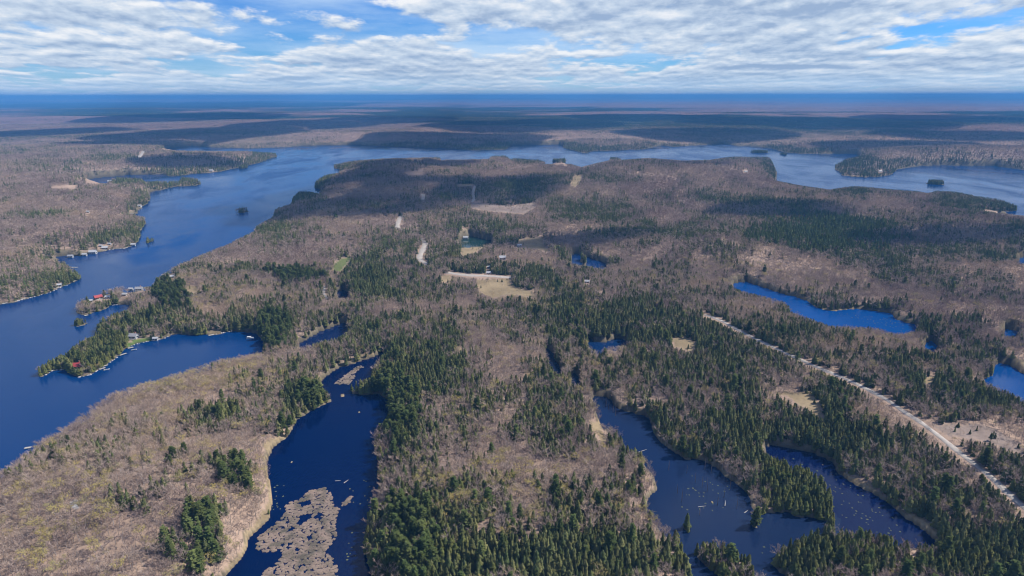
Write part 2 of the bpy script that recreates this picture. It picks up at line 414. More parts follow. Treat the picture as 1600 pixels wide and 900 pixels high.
WB = water_at(GX, GY)
ISLE = np.zeros(GX.shape, bool)
for (ix, iy, hw, hh, dw) in ISLANDS:
    d = ray(ix, iy)
    s = CAM_H / -d[2]
    c0 = d * s
    rad = hw * s / FPX * 0.95
    dep = max(rad * dw, 0.011 * c0[1])
    cx, cyw = c0[0], c0[1] + dep
    m = ((GX - cx) / rad) ** 2 + ((GY - cyw) / max(dep, 2.0)) ** 2 < 1.0
    WB[m] = 0
    ISLE |= m


def blur(a, n0, n1, it=2):
    a = a.astype(float)
    for _ in range(it):
        for ax, n in ((0, n0), (1, n1)):
            p = np.concatenate([np.repeat(np.take(a, [0], ax), n, ax), a, np.repeat(np.take(a, [-1], ax), n, ax)], ax)
            cs = np.cumsum(p, ax)
            k = 2 * n + 1
            cs = np.concatenate([np.zeros_like(np.take(cs, [0], ax)), cs], ax)
            L = a.shape[ax]
            a = (np.take(cs, np.arange(k, k + L), ax) - np.take(cs, np.arange(0, L), ax)) / k
    return a


land = (WB == 0).astype(float)
shore = np.clip((blur(land, 9, 18) - 0.5) * 2, 0, 1)
fine = blur(land, 1, 1, 1)
fine = np.where(ISLE, np.maximum(fine, .8), fine)
rel = 20 * fbm(GX, GY, 330, 3, 3) + 62 * np.clip((GR - 1000) / 1800, 0, 1) * fbm(GX, GY, 1300, 4, 11)
far = np.clip((GR - 5000) / 8000, 0, 1)
rel = rel + far * 95 * fbm(GX, GY, 4200, 4, 21) ** 1.2 - far * 28
rel = rel + np.clip((GR - 30000) / 35000, 0, 1) * (330 * fbm(GX, GY * .5, 9000, 4, 31))
px0, py0 = project(GX, GY, np.zeros_like(GX))


def bump(cx, cy_, rx, ry, hgt):
    return hgt * np.exp(-((px0 - cx) / rx) ** 2 - ((py0 - cy_) / ry) ** 2)


rel = rel + bump(980, 290, 150, 30, 32) + bump(600, 290, 90, 22, 20) + bump(1330, 262, 40, 8, 18) + bump(180, 800, 160, 90, 12) + bump(1150, 400, 120, 40, 16) + bump(100, 300, 120, 40, 22)
GZ = np.where(fine > 0.5, 0.35 + (fine - 0.5) * 1.0 + shore * rel, -1.6 + fine * 2.6)
GZ = np.minimum(GZ, CAM_H - 25 + np.clip((GR - 40000) / 20000, 0, 1) * 95)
for _ in range(7):
    qx, qy = project(GX, GY, GZ + 3.0)
    over = (look(wras, qx, qy) > 0) & (look(islras, qx, qy) == 0) & (GZ > 0.3)
    over = blur(over, 1, 2, 1) > 0.05
    GZ = np.where(over & (GZ > 0.3), 0.3 + (GZ - 0.3) * 0.5, GZ)
sm = blur(GZ, 3, 4, 1)
GZ = np.where(blur(land, 3, 4, 1) > 0.999, sm, GZ)
isfield = look(fras, px0, py0) > 0
gp, gq = project(GX, GY, GZ)


def ground(x, y):
    """height of the ground under points, from the sheet"""
    r = np.hypot(x, y)
    t = np.arctan2(x, y)
    i = np.clip((np.log(np.maximum(r, RMIN)) - lr[0]) / (lr[1] - lr[0]), 0, NR - 1.001)
    j = np.clip((t - th[0]) / (th[1] - th[0]), 0, NC - 1.001)
    a, b = i.astype(int), j.astype(int)
    u, v = i - a, j - b
    return GZ[a, b] * (1 - u) * (1 - v) + GZ[a + 1, b] * u * (1 - v) + GZ[a, b + 1] * (1 - u) * v + GZ[a + 1, b + 1] * u * v


def cell(arr, x, y):
    r = np.hypot(x, y)
    t = np.arctan2(x, y)
    a = np.clip(np.round((np.log(np.maximum(r, RMIN)) - lr[0]) / (lr[1] - lr[0])), 0, NR - 1).astype(int)
    b = np.clip(np.round((t - th[0]) / (th[1] - th[0])), 0, NC - 1).astype(int)
    return arr[a, b]


def at(px, py, lift=0.0):
    """the place on the ground that shows at a pixel of the photograph"""
    d = ray(px, py)
    z = 0.0
    for _ in range(8):
        s = (CAM_H - z) / -d[2]
        z = float(ground(np.array([d[0] * s]), np.array([d[1] * s]))[0])
        z = max(z, 0.0)
    return np.array([d[0] * s, d[1] * s, z + lift])


# ground colours by what grows there
gcol = np.zeros((NR, NC, 3))
n1 = fbm(GX, GY, 60, 4, 41)
n2 = fbm(GX, GY, 700, 4, 43)
lit = np.array([0.320, 0.232, 0.175])
duff = np.array([0.145, 0.118, 0.088])
dryc = np.array([0.265, 0.205, 0.125])
gcol[:] = lit
gcol = gcol * (0.8 + 0.4 * n1[..., None])
# far country where single trees can no longer be told apart: hardwood and evergreen tracts
def tract_at(x, y):
    w = np.clip((np.hypot(x, y) - 8000) / 8000, 0, 1)
    return fbm(x, y, 2200, 5, 47, .6) * (1 - w * .75) + fbm(x, y, 9000, 5, 48, .6) * w * .75


tract = tract_at(GX, GY)
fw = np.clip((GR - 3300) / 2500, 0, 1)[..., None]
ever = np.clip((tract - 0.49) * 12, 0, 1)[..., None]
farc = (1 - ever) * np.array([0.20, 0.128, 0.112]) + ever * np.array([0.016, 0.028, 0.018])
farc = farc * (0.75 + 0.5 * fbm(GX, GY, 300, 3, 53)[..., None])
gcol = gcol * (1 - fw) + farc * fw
wob = np.clip(450 / GR, 0, 1)
fk = look(fras, gp + (fbm(GX, GY, 16, 3, 63) - .5) * 16 * wob, gq + (fbm(GX, GY, 16, 3, 64) - .5) * 12 * wob)
PAL = {DRY: dryc, GREEN: (0.12, 0.14, 0.055), MARSH: (0.23, 0.18, 0.15), LITTER: lit, LAWN: (0.10, 0.15, 0.04), ROCK: (0.42, 0.40, 0.38)}
for k, nm in enumerate(FKIND):
    m = fk == k + 1
    gcol[m] = np.array(PAL[nm]) * (0.75 + 0.5 * fbm(GX[m], GY[m], 14, 3, 59)[:, None])
bank = (fine > 0.3) & (blur(land, 1, 2, 1) < 0.9) & (fk == 0)
gcol[bank] = np.array([0.17, 0.14, 0.095]) * (0.6 + 0.8 * fbm(GX[bank], GY[bank], 9, 3, 61)[:, None])
wet = fine <= 0.5
gcol[wet] = (0.06, 0.055, 0.045)


# ------------------------------------------------------------------ materials
def new_mat(name):
    m = bpy.data.materials.new(name)
    m.use_nodes = True
    t = NT(m.node_tree)
    t.n.clear()
    out = t.node('ShaderNodeOutputMaterial')
    return m, t, out


def diffuse_mat(name, col, var=0.25, hue=0.0, noise_scale=None, rough=1.0, translucent=0.0, col2=None):
    m, t, out = new_mat(name)
    bs = t.node('ShaderNodeBsdfDiffuse')
    bs.inputs['Roughness'].default_value = 0.6
    oi = t.node('ShaderNodeObjectInfo')
    c = (*col, 1)
    if col2:
        c = t.mix(oi.outputs['Random'], c, (*col2, 1))
    rnd2 = t.math('FRACT', t.math('MULTIPLY', oi.outputs['Random'], 37.7))
    k = t.math('ADD', t.math('MULTIPLY', rnd2, 2 * var), 1 - var)
    if noise_scale:
        geo = t.node('ShaderNodeNewGeometry')
        n = t.noise(geo.outputs['Position'], noise_scale, 3.0)
        k = t.math('MULTIPLY', k, t.math('ADD', t.math('MULTIPLY', n, 0.9), 0.55))
    v = t.comb(k, k, k)
    cc = t.mix(1.0, c, v, 'MULTIPLY')
    t.l.new(cc, bs.inputs[0])
    if translucent:
        tr = t.node('ShaderNodeBsdfTranslucent')
        t.l.new(cc, tr.inputs[0])
        mx = t.node('ShaderNodeMixShader')
        mx.inputs[0].default_value = translucent
        t.l.new(bs.outputs[0], mx.inputs[1])
        t.l.new(tr.outputs[0], mx.inputs[2])
        t.l.new(mx.outputs[0], out.inputs[0])
    else:
        t.l.new(bs.outputs[0], out.inputs[0])
    return m


def stand_mat(name, cols, var=0.22):
    """leafless crowns: the tone drifts from stand to stand and from tree to tree"""
    m, t, out = new_mat(name)
    bs = t.node('ShaderNodeBsdfDiffuse')
    oi = t.node('ShaderNodeObjectInfo')
    a = t.noise(oi.outputs['Location'], 0.0045, 3.0, 0.6)
    b = t.noise(oi.outputs['Location'], 0.02, 3.0, 0.6)
    f = t.step(t.math('ADD', t.math('MULTIPLY', a, .6), t.math('ADD', t.math('MULTIPLY', b, .25), t.math('MULTIPLY', oi.outputs['Random'], .15))), .36, .66)
    c = t.mix(t.math('MULTIPLY', f, 2.0, clamp=True), (*cols[0], 1), (*cols[1], 1))
    c = t.mix(t.math('SUBTRACT', t.math('MULTIPLY', f, 2.0), 1.0, clamp=True), c, (*cols[2], 1))
    k = t.math('ADD', t.math('MULTIPLY', t.math('FRACT', t.math('MULTIPLY', oi.outputs['Random'], 37.7)), 2 * var), 1 - var)
    t.l.new(t.mix(1.0, c, t.comb(k, k, k), 'MULTIPLY'), bs.inputs[0])
    t.l.new(bs.outputs[0], out.inputs[0])
    return m


def bog_mat_():
    m, t, out = new_mat('bog_peat')
    bs = t.node('ShaderNodeBsdfPrincipled')
    geo = t.node('ShaderNodeNewGeometry')
    a = t.noise(geo.outputs['Position'], 0.10, 5.0, 0.65)
    b = t.noise(geo.outputs['Position'], 0.9, 5.0, 0.7)
    c = t.mix(t.step(a, .35, .62), (0.085, 0.070, 0.050, 1), (0.235, 0.170, 0.130, 1))
    c = t.mix(t.math('MULTIPLY', t.step(b, .52, .72), .6), c, (0.125, 0.120, 0.050, 1))
    k = t.math('ADD', t.math('MULTIPLY', b, 1.3), .35)
    t.l.new(t.mix(1.0, c, t.comb(k, k, k), 'MULTIPLY'), bs.inputs['Base Color'])
    bs.inputs['Roughness'].default_value = .75
    bp = t.node('ShaderNodeBump')
    bp.inputs['Strength'].default_value = .8
    bp.inputs['Distance'].default_value = .4
    t.l.new(b, bp.inputs['Height'])
    t.l.new(bp.outputs[0], bs.inputs['Normal'])
    t.l.new(bs.outputs[0], out.inputs[0])
    return m


def plain_mat(name, col, rough=0.7, noise=6.0, amt=0.35, metal=0.0):
    m, t, out = new_mat(name)
    bs = t.node('ShaderNodeBsdfPrincipled')
    tc = t.node('ShaderNodeTexCoord')
    n = t.noise(tc.outputs['Object'], noise, 4.0)
    k = t.math('ADD', t.math('MULTIPLY', n, amt * 2), 1 - amt)
    t.l.new(t.mix(1.0, (*col, 1), t.comb(k, k, k), 'MULTIPLY'), bs.inputs['Base Color'])
    bs.inputs['Roughness'].default_value = rough
    bs.inputs['Metallic'].default_value = metal
    t.l.new(bs.outputs[0], out.inputs[0])
    return m


def ground_mat():
    m, t, out = new_mat('forest_floor')
    bs = t.node('ShaderNodeBsdfDiffuse')
    at_ = t.node('ShaderNodeAttribute', attribute_name='Col')
    geo = t.node('ShaderNodeNewGeometry')
    n = t.noise(geo.outputs['Position'], 0.35, 5.0, 0.65)
    n2_ = t.noise(geo.outputs['Position'], 0.02, 4.0, 0.6)
    k = t.math('ADD', t.math('ADD', t.math('MULTIPLY', n, 0.8), 0.25), t.math('MULTIPLY', n2_, 0.7))
    t.l.new(t.mix(1.0, at_.outputs['Color'], t.comb(k, k, k), 'MULTIPLY'), bs.inputs[0])
    t.l.new(bs.outputs[0], out.inputs[0])
    return m


def water_mat(name, col, rough=0.08, wave=1.0, spec=0.26):
    m, t, out = new_mat(name)
    bs = t.node('ShaderNodeBsdfPrincipled')
    geo = t.node('ShaderNodeNewGeometry')
    mp = t.node('ShaderNodeMapping')
    mp.inputs['Rotation'].default_value = (0, 0, R(35))
    mp.inputs['Scale'].default_value = (1, 0.45, 1)
    t.l.new(geo.outputs['Position'], mp.inputs[0])
    n = t.noise(mp.outputs[0], 0.6, 4.0, 0.6)
    gust = t.noise(mp.outputs[0], 0.008, 4.0, 0.6, 0.6)
    g = t.step(gust, 0.35, 0.68)
    bs.inputs['Base Color'].default_value = (*col, 1)
    t.l.new(t.math('ADD', t.math('MULTIPLY', g, 0.18 * wave), rough), bs.inputs['Roughness'])
    bs.inputs['IOR'].default_value = 1.333
    bs.inputs['Specular IOR Level'].default_value = spec
    bp = t.node('ShaderNodeBump')
    t.l.new(t.math('ADD', t.math('MULTIPLY', g, 0.42 * wave), 0.05), bp.inputs['Strength'])
    bp.inputs['Distance'].default_value = 0.6
    t.l.new(n, bp.inputs['Height'])
    t.l.new(bp.outputs[0], bs.inputs['Normal'])
    t.l.new(bs.outputs[0], out.inputs[0])
    return m


M = {
    'ground': ground_mat(),
    'spruce': diffuse_mat('spruce_needles', (0.072, 0.092, 0.036), .42, col2=(0.170, 0.165, 0.065)),
    'cedar': diffuse_mat('cedar_needles', (0.100, 0.115, 0.036), .3, col2=(0.150, 0.150, 0.050)),
    'pine': diffuse_mat('pine_needles', (0.072, 0.100, 0.032), .3, col2=(0.120, 0.140, 0.046)),
    'bare': stand_mat('bare_twigs', ((0.29, 0.210, 0.175), (0.41, 0.325, 0.270), (0.47, 0.345, 0.240))),
    'buds': diffuse_mat('yellow_buds', (0.42, 0.33, 0.085), .25, col2=(0.36, 0.32, 0.12)),
    'bark': diffuse_mat('grey_bark', (0.36, 0.325, 0.30), .3),
    'conbark': diffuse_mat('brown_bark', (0.12, 0.09, 0.07), .3),
    'snag': diffuse_mat('weathered_dead_wood', (0.20, 0.17, 0.16), .4),
    'gravel': plain_mat('pale_gravel', (0.36, 0.32, 0.28), .95, .25, .3),
    'mat': bog_mat_(),
    'lily': diffuse_mat('lily_leaves', (0.13, 0.145, 0.08), .3, noise_scale=.5),
    'tuss': diffuse_mat('dry_sedge', (0.36, 0.28, 0.15), .2, noise_scale=.5),
    'rock': plain_mat('shore_rock', (0.42, 0.39, 0.37), .9, .6, .35),
    'white': plain_mat('white_siding', (0.46, 0.45, 0.43), .7, 1.0, .12),
    'brown': plain_mat('brown_siding', (0.20, 0.12, 0.07), .8, 1.0, .25),
    'grey': plain_mat('grey_siding', (0.38, 0.38, 0.38), .8, 1.0, .2),
    'redroof': plain_mat('red_metal_roof', (0.36, 0.05, 0.05), .6, 1.0, .12),
    'greyroof': plain_mat('grey_shingle_roof', (0.30, 0.30, 0.31), .85, 2.0, .25),
    'paleroof': plain_mat('pale_metal_roof', (0.42, 0.42, 0.42), .6, 1.0, .15),
    'brownroof': plain_mat('brown_shingle_roof', (0.16, 0.11, 0.085), .9, 2.0, .25),
    'glass': plain_mat('window_glass', (0.03, 0.04, 0.05), .1, 1.0, .1),
    'dock': plain_mat('weathered_dock_boards', (0.40, 0.37, 0.33), .9, 2.0, .2),
    'hull': plain_mat('white_boat_hull', (0.6, 0.6, 0.6), .3, 1.0, .05),
    'brick': plain_mat('brick_chimney', (0.30, 0.14, 0.10), .9, 3.0, .3),
}


# ------------------------------------------------------------------ mesh helpers
def mesh_from(name, V, F, mats, mi=None, smooth=False):
    me = bpy.data.meshes.new(name)
    V = np.asarray(V, float).reshape(-1, 3)
    if isinstance(F, np.ndarray):
        n, k = F.shape
        me.vertices.add(len(V))
        me.vertices.foreach_set('co', V.ravel())
        me.loops.add(n * k)
        me.loops.foreach_set('vertex_index', F.ravel().astype(np.int32))
        me.polygons.add(n)
        me.polygons.foreach_set('loop_start', np.arange(0, n * k, k, dtype=np.int32))
        me.update(calc_edges=True)
    else:
        me.from_pydata(V.tolist(), [], F)
    for m in mats:
        me.materials.append(m)
    if mi is not None:
        me.polygons.foreach_set('material_index', np.asarray(mi, np.int32))
    me.polygons.foreach_set('use_smooth', np.full(len(me.polygons), smooth))
    me.update()
    return me


def link(name, me, parent=None, loc=(0, 0, 0), rz=0.0, scale=None, **props):
    o = bpy.data.objects.new(name, me)
    COL.objects.link(o)
    o.location = loc
    o.rotation_euler = (0, 0, rz)
    if scale is not None:
        o.scale = scale
    if parent is not None:
        o.parent = parent
    for k, v in props.items():
        o[k] = v
    return o


# ------------------------------------------------------------------ ground and water
idx = np.arange(NR * NC).reshape(NR, NC)
quads = np.stack([idx[:-1, :-1], idx[:-1, 1:], idx[1:, 1:], idx[1:, :-1]], -1).reshape(-1, 4)[:, ::-1]
gme = mesh_from('ground', np.stack([GX, GY, GZ], -1).reshape(-1, 3), quads, [M['ground']], smooth=True)
ca = gme.color_attributes.new('Col', 'FLOAT_COLOR', 'POINT')
ca.data.foreach_set('color', np.concatenate([gcol.reshape(-1, 3), np.ones((NR * NC, 1))], 1).ravel().astype(np.float32))
link('ground', gme, kind='structure', label='rolling wooded ground of brown leaf litter')

WCOL = {'lake': (0.0, 0.027, 0.115), 'marsh_pond': (0.0, 0.006, 0.040), 'long_pond': (0.008, 0.018, 0.052), 'lily_channel': (0.002, 0.007, 0.042), 'open_pond': (0.002, 0.050, 0.20), 'reed_pond': (0.002, 0.045, 0.18),
        'ringed_pond': (0.004, 0.022, 0.08), 'woodland_pond': (0.002, 0.024, 0.10), 'green_pond': (0.012, 0.035, 0.03), 'stream': (0.004, 0.014, 0.06)}
WLAB = {'lake': 'long deep blue lake reaching to the far shore'}


def dilate(m, a, b):
    o = m.copy()
    for k in range(1, a + 1):
        o[k:] |= m[:-k]
        o[:-k] |= m[k:]
    m = o.copy()
    for k in range(1, b + 1):
        o[:, k:] |= m[:, :-k]
        o[:, :-k] |= m[:, k:]
    return o


taken = np.zeros((NR - 1, NC - 1), bool)
for bi, nm in enumerate(WNAMES):
    m = dilate(WB == bi + 1, 3, 4)
    cm = (m[:-1, :-1] | m[1:, 1:]) & ~taken
    taken |= cm
    f = quads.reshape(NR - 1, NC - 1, 4)[cm]
    if not len(f):
        continue
    u, invi = np.unique(f, return_inverse=True)
    V = np.stack([GX.ravel()[u], GY.ravel()[u], np.zeros(len(u))], -1)
    me = mesh_from(nm, V, invi.reshape(-1, 4), [water_mat(nm + '_water', WCOL[nm], 0.06 if nm == 'lake' else 0.05, 1.0 if nm == 'lake' else 0.28, .16 if nm == 'lake' else .28)])
    link(nm, me, kind='structure', label=WLAB.get(nm, nm.replace('_', ' ') + ' of still dark water among the trees'))

# ------------------------------------------------------------------ roads
for nm, (pts, w, lab) in ROADS.items():
    P = np.array([at(*p) for p in pts])
    fineP = []
    for k in range(len(P) - 1):
        p0, p1, p2, p3 = P[max(k - 1, 0)], P[k], P[k + 1], P[min(k + 2, len(P) - 1)]
        n = max(3, int(np.linalg.norm(p2 - p1) / 5))
        for s in np.linspace(0, 1, n, endpoint=False):
            fineP.append(0.5 * ((2 * p1) + (p2 - p0) * s + (2 * p0 - 5 * p1 + 4 * p2 - p3) * s * s + (3 * p1 - p0 - 3 * p2 + p3) * s ** 3))
    fineP = np.array(fineP)
    tg = np.gradient(fineP, axis=0)
    nrm = np.stack([-tg[:, 1], tg[:, 0]], -1)
    nrm /= np.linalg.norm(nrm, axis=1)[:, None]
    V, F = [], []
    for k, (p, n) in enumerate(zip(fineP, nrm)):
        ww = w * 0.5 * (1 + 0.12 * math.sin(k * 0.7) + 0.08 * math.sin(k * 1.9))
        row = []
        for s, dz in ((-1.25, -0.5), (-1, 0.28), (0, 0.38), (1, 0.28), (1.25, -0.5)):
            q = p[:2] + n * ww * s
            z = float(ground(np.array([q[0]]), np.array([q[1]]))[0])
            V.append((q[0], q[1], max(z, 0.1) + dz))
        if k:
            a, b = (k - 1) * 5, k * 5
            F += [(a + j, a + j + 1, b + j + 1, b + j) for j in range(4)]
    link(nm, mesh_from(nm, V, F, [M['gravel']], smooth=True), kind='structure', label=lab or nm.replace('_', ' ') + ' of pale gravel between the trees')


# ------------------------------------------------------------------ trees: shapes
def tri_sliver(V, F, a, b, w, roll):
    """a twig: a thin tapered blade from a to b"""
    d = b - a
    s = np.cross(d, roll)
    s = s / (np.linalg.norm(s) + 1e-9) * w
    i = len(V)
    V += [a - s, a + s, b]
    F.append((i, i + 1, i + 2))


def tube(V, F, pts, rad, sides=4):
    base = len(V)
    for k, (p, r) in enumerate(zip(pts, rad)):
        for s in range(sides):
            a = 2 * math.pi * s / sides + k * 0.3
            V.append(np.array(p) + r * np.array([math.cos(a), math.sin(a), 0]))
    for k in range(len(pts) - 1):
        for s in range(sides):
            a, b = base + k * sides + s, base + k * sides + (s + 1) % sides
            F.append((a, b, b + sides, a + sides))


def spruce(rnd, H, Rr, whorls, per, lump=0.0, taper=1.0, base=0.08):
    """drooping branch sprays round a stem, unit metres; returns trunk and crown geometry"""
    TV, TF, V, F = [], [], [], []
    tube(TV, TF, [(0, 0, -.5), (0, 0, H * .5), (0, 0, H * .97)], [H * .014, H * .009, H * .002])
    for k in range(whorls):
        u = (k + 0.5 * rnd.random()) / whorls
        z = H * (base + (0.97 - base) * u)
        r = Rr * ((1 - u) ** taper) * (0.80 + 0.4 * rnd.random()) * min(1.0, 0.55 + u * 4) + 0.12
        n = max(4, int(per * (1 - 0.5 * u)))
        a0 = rnd.random() * 6.28
        for j in range(n):
            a = a0 + 6.283 * j / n + (rnd.random() - .5) * .7
            rr = r * (0.62 + 0.55 * rnd.random())
            dr = H * (0.030 + 0.03 * rnd.random()) + rr * 0.22
            tip = np.array([math.cos(a) * rr, math.sin(a) * rr, z - dr])
            w = rr * (0.40 + 0.2 * rnd.random()) + 0.1
            side = np.array([-math.sin(a), math.cos(a), 0]) * w
            mid = tip * np.array([.55, .55, 0]) + np.array([0, 0, z - dr * .35])
            top = np.array([0, 0, z + H * 0.035])
            i = len(V)
            V += [top, mid - side - (0, 0, dr * .5), tip, mid + side - (0, 0, dr * .5), mid + np.array([0, 0, H * .012])]
            F += [(i, i + 1, i + 4), (i + 1, i + 2, i + 4), (i + 2, i + 3, i + 4), (i + 3, i, i + 4)]
    i = len(V)
    V += [np.array([0, 0, H])]
    for s in range(5):
        a = 1.2566 * s
        V.append(np.array([math.cos(a) * .14, math.sin(a) * .14, H * .9]))
    F += [(i, i + 1 + s, i + 1 + (s + 1) % 5) for s in range(5)]
    return TV, TF, V, F


def pine(rnd, H, Rr):
    """open crown of needle tufts on near-level limbs"""
    TV, TF, V, F = [], [], [], []
    tube(TV, TF, [(0, 0, -.5), (.1, 0, H * .5), (0, .1, H * .95)], [H * .018, H * .011, H * .003])
    for k in range(15):
        u = (k + rnd.random()) / 15
        z = H * (0.22 + 0.74 * u)
        rr = Rr * (1 - u * 0.82) * (0.55 + 0.7 * rnd.random())
        for j in range(4 if u < .8 else 3):
            a = 2.4 * k + 6.283 * j / 4 + rnd.random()
            L = rr * (0.6 + 0.55 * rnd.random())
            tip = np.array([math.cos(a) * L, math.sin(a) * L, z + H * 0.02])
            tri_sliver(TV, TF, np.array([0, 0, z - .3]), tip, .05, np.array([0, 0, 1.0]))
            for q in range(9):
                c = tip * (0.45 + 0.6 * rnd.random()) * np.array([1, 1, 0]) + np.array([0, 0, z + H * .02 * rnd.random()]) + np.array([rnd.gauss(0, .35), rnd.gauss(0, .35), rnd.gauss(0, .22)])
                s = 0.42 + 0.4 * rnd.random()
                b = rnd.random() * 6.28
                i = len(V)
                V += [c + np.array([math.cos(b), math.sin(b), -.25]) * s, c + np.array([math.cos(b + 2.1), math.sin(b + 2.1), -.2]) * s, c + np.array([math.cos(b + 4.2), math.sin(b + 4.2), .35]) * s]
                F.append((i, i + 1, i + 2))
    return TV, TF, V, F


def hardwood(rnd, H, Rr, limbs=7, sub=4, twigs=8, tw=0.045, budn=0):
    """leafless crown: stem, limbs, branches and twigs"""
    TV, TF, V, F, BV, BF = [], [], [], [], [], []
    fork = H * (0.30 + 0.12 * rnd.random())
    lean = np.array([rnd.gauss(0, .3), rnd.gauss(0, .3), 0])
    topp = np.array([0, 0, H * .74]) + lean * 2
    tube(TV, TF, [np.array([0, 0, -.5]), np.array([0, 0, fork]) + lean, topp], [H * .013, H * .009, H * .003])
    cz, ch = H * 0.68, H * 0.34
    for k in range(limbs):
        a = 6.283 * k / limbs + rnd.random() * .7
        st = np.array([0, 0, fork + (H * .70 - fork) * (k % 4) / 4]) + lean
        up = 0.45 + 0.55 * rnd.random()
        L = Rr * (0.55 + .3 * rnd.random())
        e = st + np.array([math.cos(a) * L, math.sin(a) * L, H * 0.20 * up])
        tri_sliver(V, F, st, e, tw * 2.4, np.array([0, 0, 1.0]))
        tri_sliver(V, F, st, e, tw * 2.2, np.array([math.cos(a), math.sin(a), 0.2]))
        for j in range(sub):
            f = 0.35 + 0.65 * rnd.random()
            s0 = st + (e - st) * f
            b = a + rnd.gauss(0, .9)
            L2 = Rr * (0.30 + .3 * rnd.random())
            e2 = s0 + np.array([math.cos(b) * L2, math.sin(b) * L2, H * (.06 + .12 * rnd.random())])
            tri_sliver(V, F, s0, e2, tw * 1.5, np.array([rnd.gauss(0, 1), rnd.gauss(0, 1), rnd.gauss(0, 1)]))
            for q in range(twigs):
                g = 0.2 + 0.8 * rnd.random()
                s1 = s0 + (e2 - s0) * g
                dv = np.array([math.cos(b) * .5 + rnd.gauss(0, .6), math.sin(b) * .5 + rnd.gauss(0, .6), 0.55 + rnd.gauss(0, .4)])
                e3 = s1 + dv / np.linalg.norm(dv) * (H * .045 + H * .075 * rnd.random())
                tri_sliver(V, F, s1, e3, tw, np.array([rnd.gauss(0, 1), rnd.gauss(0, 1), rnd.gauss(0, 1)]))
                for z in range(budn):
                    c = s1 + (e3 - s1) * (0.4 + .7 * rnd.random()) + np.array([rnd.gauss(0, .2) for _ in range(3)])
                    s = .11 + .12 * rnd.random()
                    w = rnd.random() * 6.28
                    i = len(BV)
                    BV += [c + np.array([math.cos(w), math.sin(w), rnd.gauss(0, .4)]) * s, c + np.array([math.cos(w + 2), math.sin(w + 2), rnd.gauss(0, .4)]) * s, c + np.array([math.cos(w + 4), math.sin(w + 4), .5]) * s]
                    BF.append((i, i + 1, i + 2))
    return TV, TF, V, F, BV, BF


def merge(parts):
    V, F, mi = [], [], []
    for k, (v, f) in enumerate(parts):
        o = len(V)
        V += list(v)
        F += [tuple(i + o for i in q) for q in f]
        mi += [k] * len(f)
    return V, F, mi


PROTO = {}          # kind -> list of (whole mesh, trunk mesh, crown mesh, buds mesh or None)
KIND_M = {'spruce': ('conbark', 'spruce'), 'cedar': ('conbark', 'cedar'), 'pine': ('conbark', 'pine'), 'bare': ('bark', 'bare'), 'bud': ('bark', 'bare')}


def make_proto(kind, tier, n):
    out = []
    for v in range(n):
        rnd = random.Random(hash((kind, tier, v)) % 9999 if False else sum(map(ord, kind + tier)) * 31 + v * 7)
        near = tier == 'near'
        if kind == 'spruce':
            g = spruce(rnd, 10.3, 2.15 + .4 * (v % 3), 11 if near else 6, 8 if near else 6, taper=.46 + .1 * (v % 3))
        elif kind == 'cedar':
            g = spruce(rnd, 9.3, 2.0 + .35 * (v % 2), 11 if near else 6, 8 if near else 6, taper=.36 + .1 * (v % 2), base=.04)
        elif kind == 'pine':
            g = pine(rnd, 14.0, 3.6) if near else spruce(rnd, 13.0, 2.9, 7, 6, taper=.5, base=.15)
        elif kind == 'bare':
            g = hardwood(rnd, 12.5, 3.3 + .4 * (v % 3), 8, 4, 9, .050) if near else hardwood(rnd, 12.5, 3.6, 6, 4, 5, .12)
        else:
            g = hardwood(rnd, 12.5, 3.3, 7, 4, 5, .038, 3) if near else hardwood(rnd, 12.5, 3.4, 6, 3, 3, .08, 2)
        mt, mc = M[KIND_M[kind][0]], M[KIND_M[kind][1]]
        parts = [(g[0], g[1]), (g[2], g[3])]
        mats = [mt, mc]
        if len(g) > 4 and g[4]:
            parts.append((g[4], g[5]))
            mats.append(M['buds'])
        V, F, mi = merge(parts)
        nm = '%s_%s' % (kind, tier)
        whole = mesh_from(nm, V, F, mats, mi)
        tr = cr = bd = None
        if near:
            tr = mesh_from('trunk', *parts[0], [mt])
            cr = mesh_from('crown', *parts[1], [mc])
            if len(parts) > 2:
                bd = mesh_from('buds', *parts[2], [M['buds']])
        out.append((whole, tr, cr, bd))
    PROTO[kind, tier] = out


for kd in KIND_M:
    make_proto(kd, 'near', 5)
    make_proto(kd, 'far', 4)

# ------------------------------------------------------------------ trees: where they stand
EX = np.linspace(X0, X0 + 2400, 601)
EY = np.linspace(Y0, Y0 + 900, 451)
EXX, EYY = np.meshgrid(EX, EY)


def zone_field(zs, base, soft=1.0):
    f = np.full(EXX.shape, base, float)
    for (cx, cy_, rx, ry, v) in zs:
        d = ((EXX - cx) / rx) ** 2 + ((EYY - cy_) / ry) ** 2
        w = np.clip((1.35 - d) / 0.7, 0, 1)
        f = f * (1 - w) + v * w
    return f


conf = np.clip(zone_field(ZONES, 0.25) * .93, 0, .92)
pinf = zone_field([z + (0.6,) for z in PINES], 0.03)
cedf = zone_field([z + (0.75,) for z in CEDARS], 0.16)
budf = zone_field(BUDS, 0.07)


def zl(f, px, py):
    i = np.clip((px - X0) / 4.0, 0, 600).astype(int)
    j = np.clip((py - Y0) / 2.0, 0, 450).astype(int)
    return f[j, i]


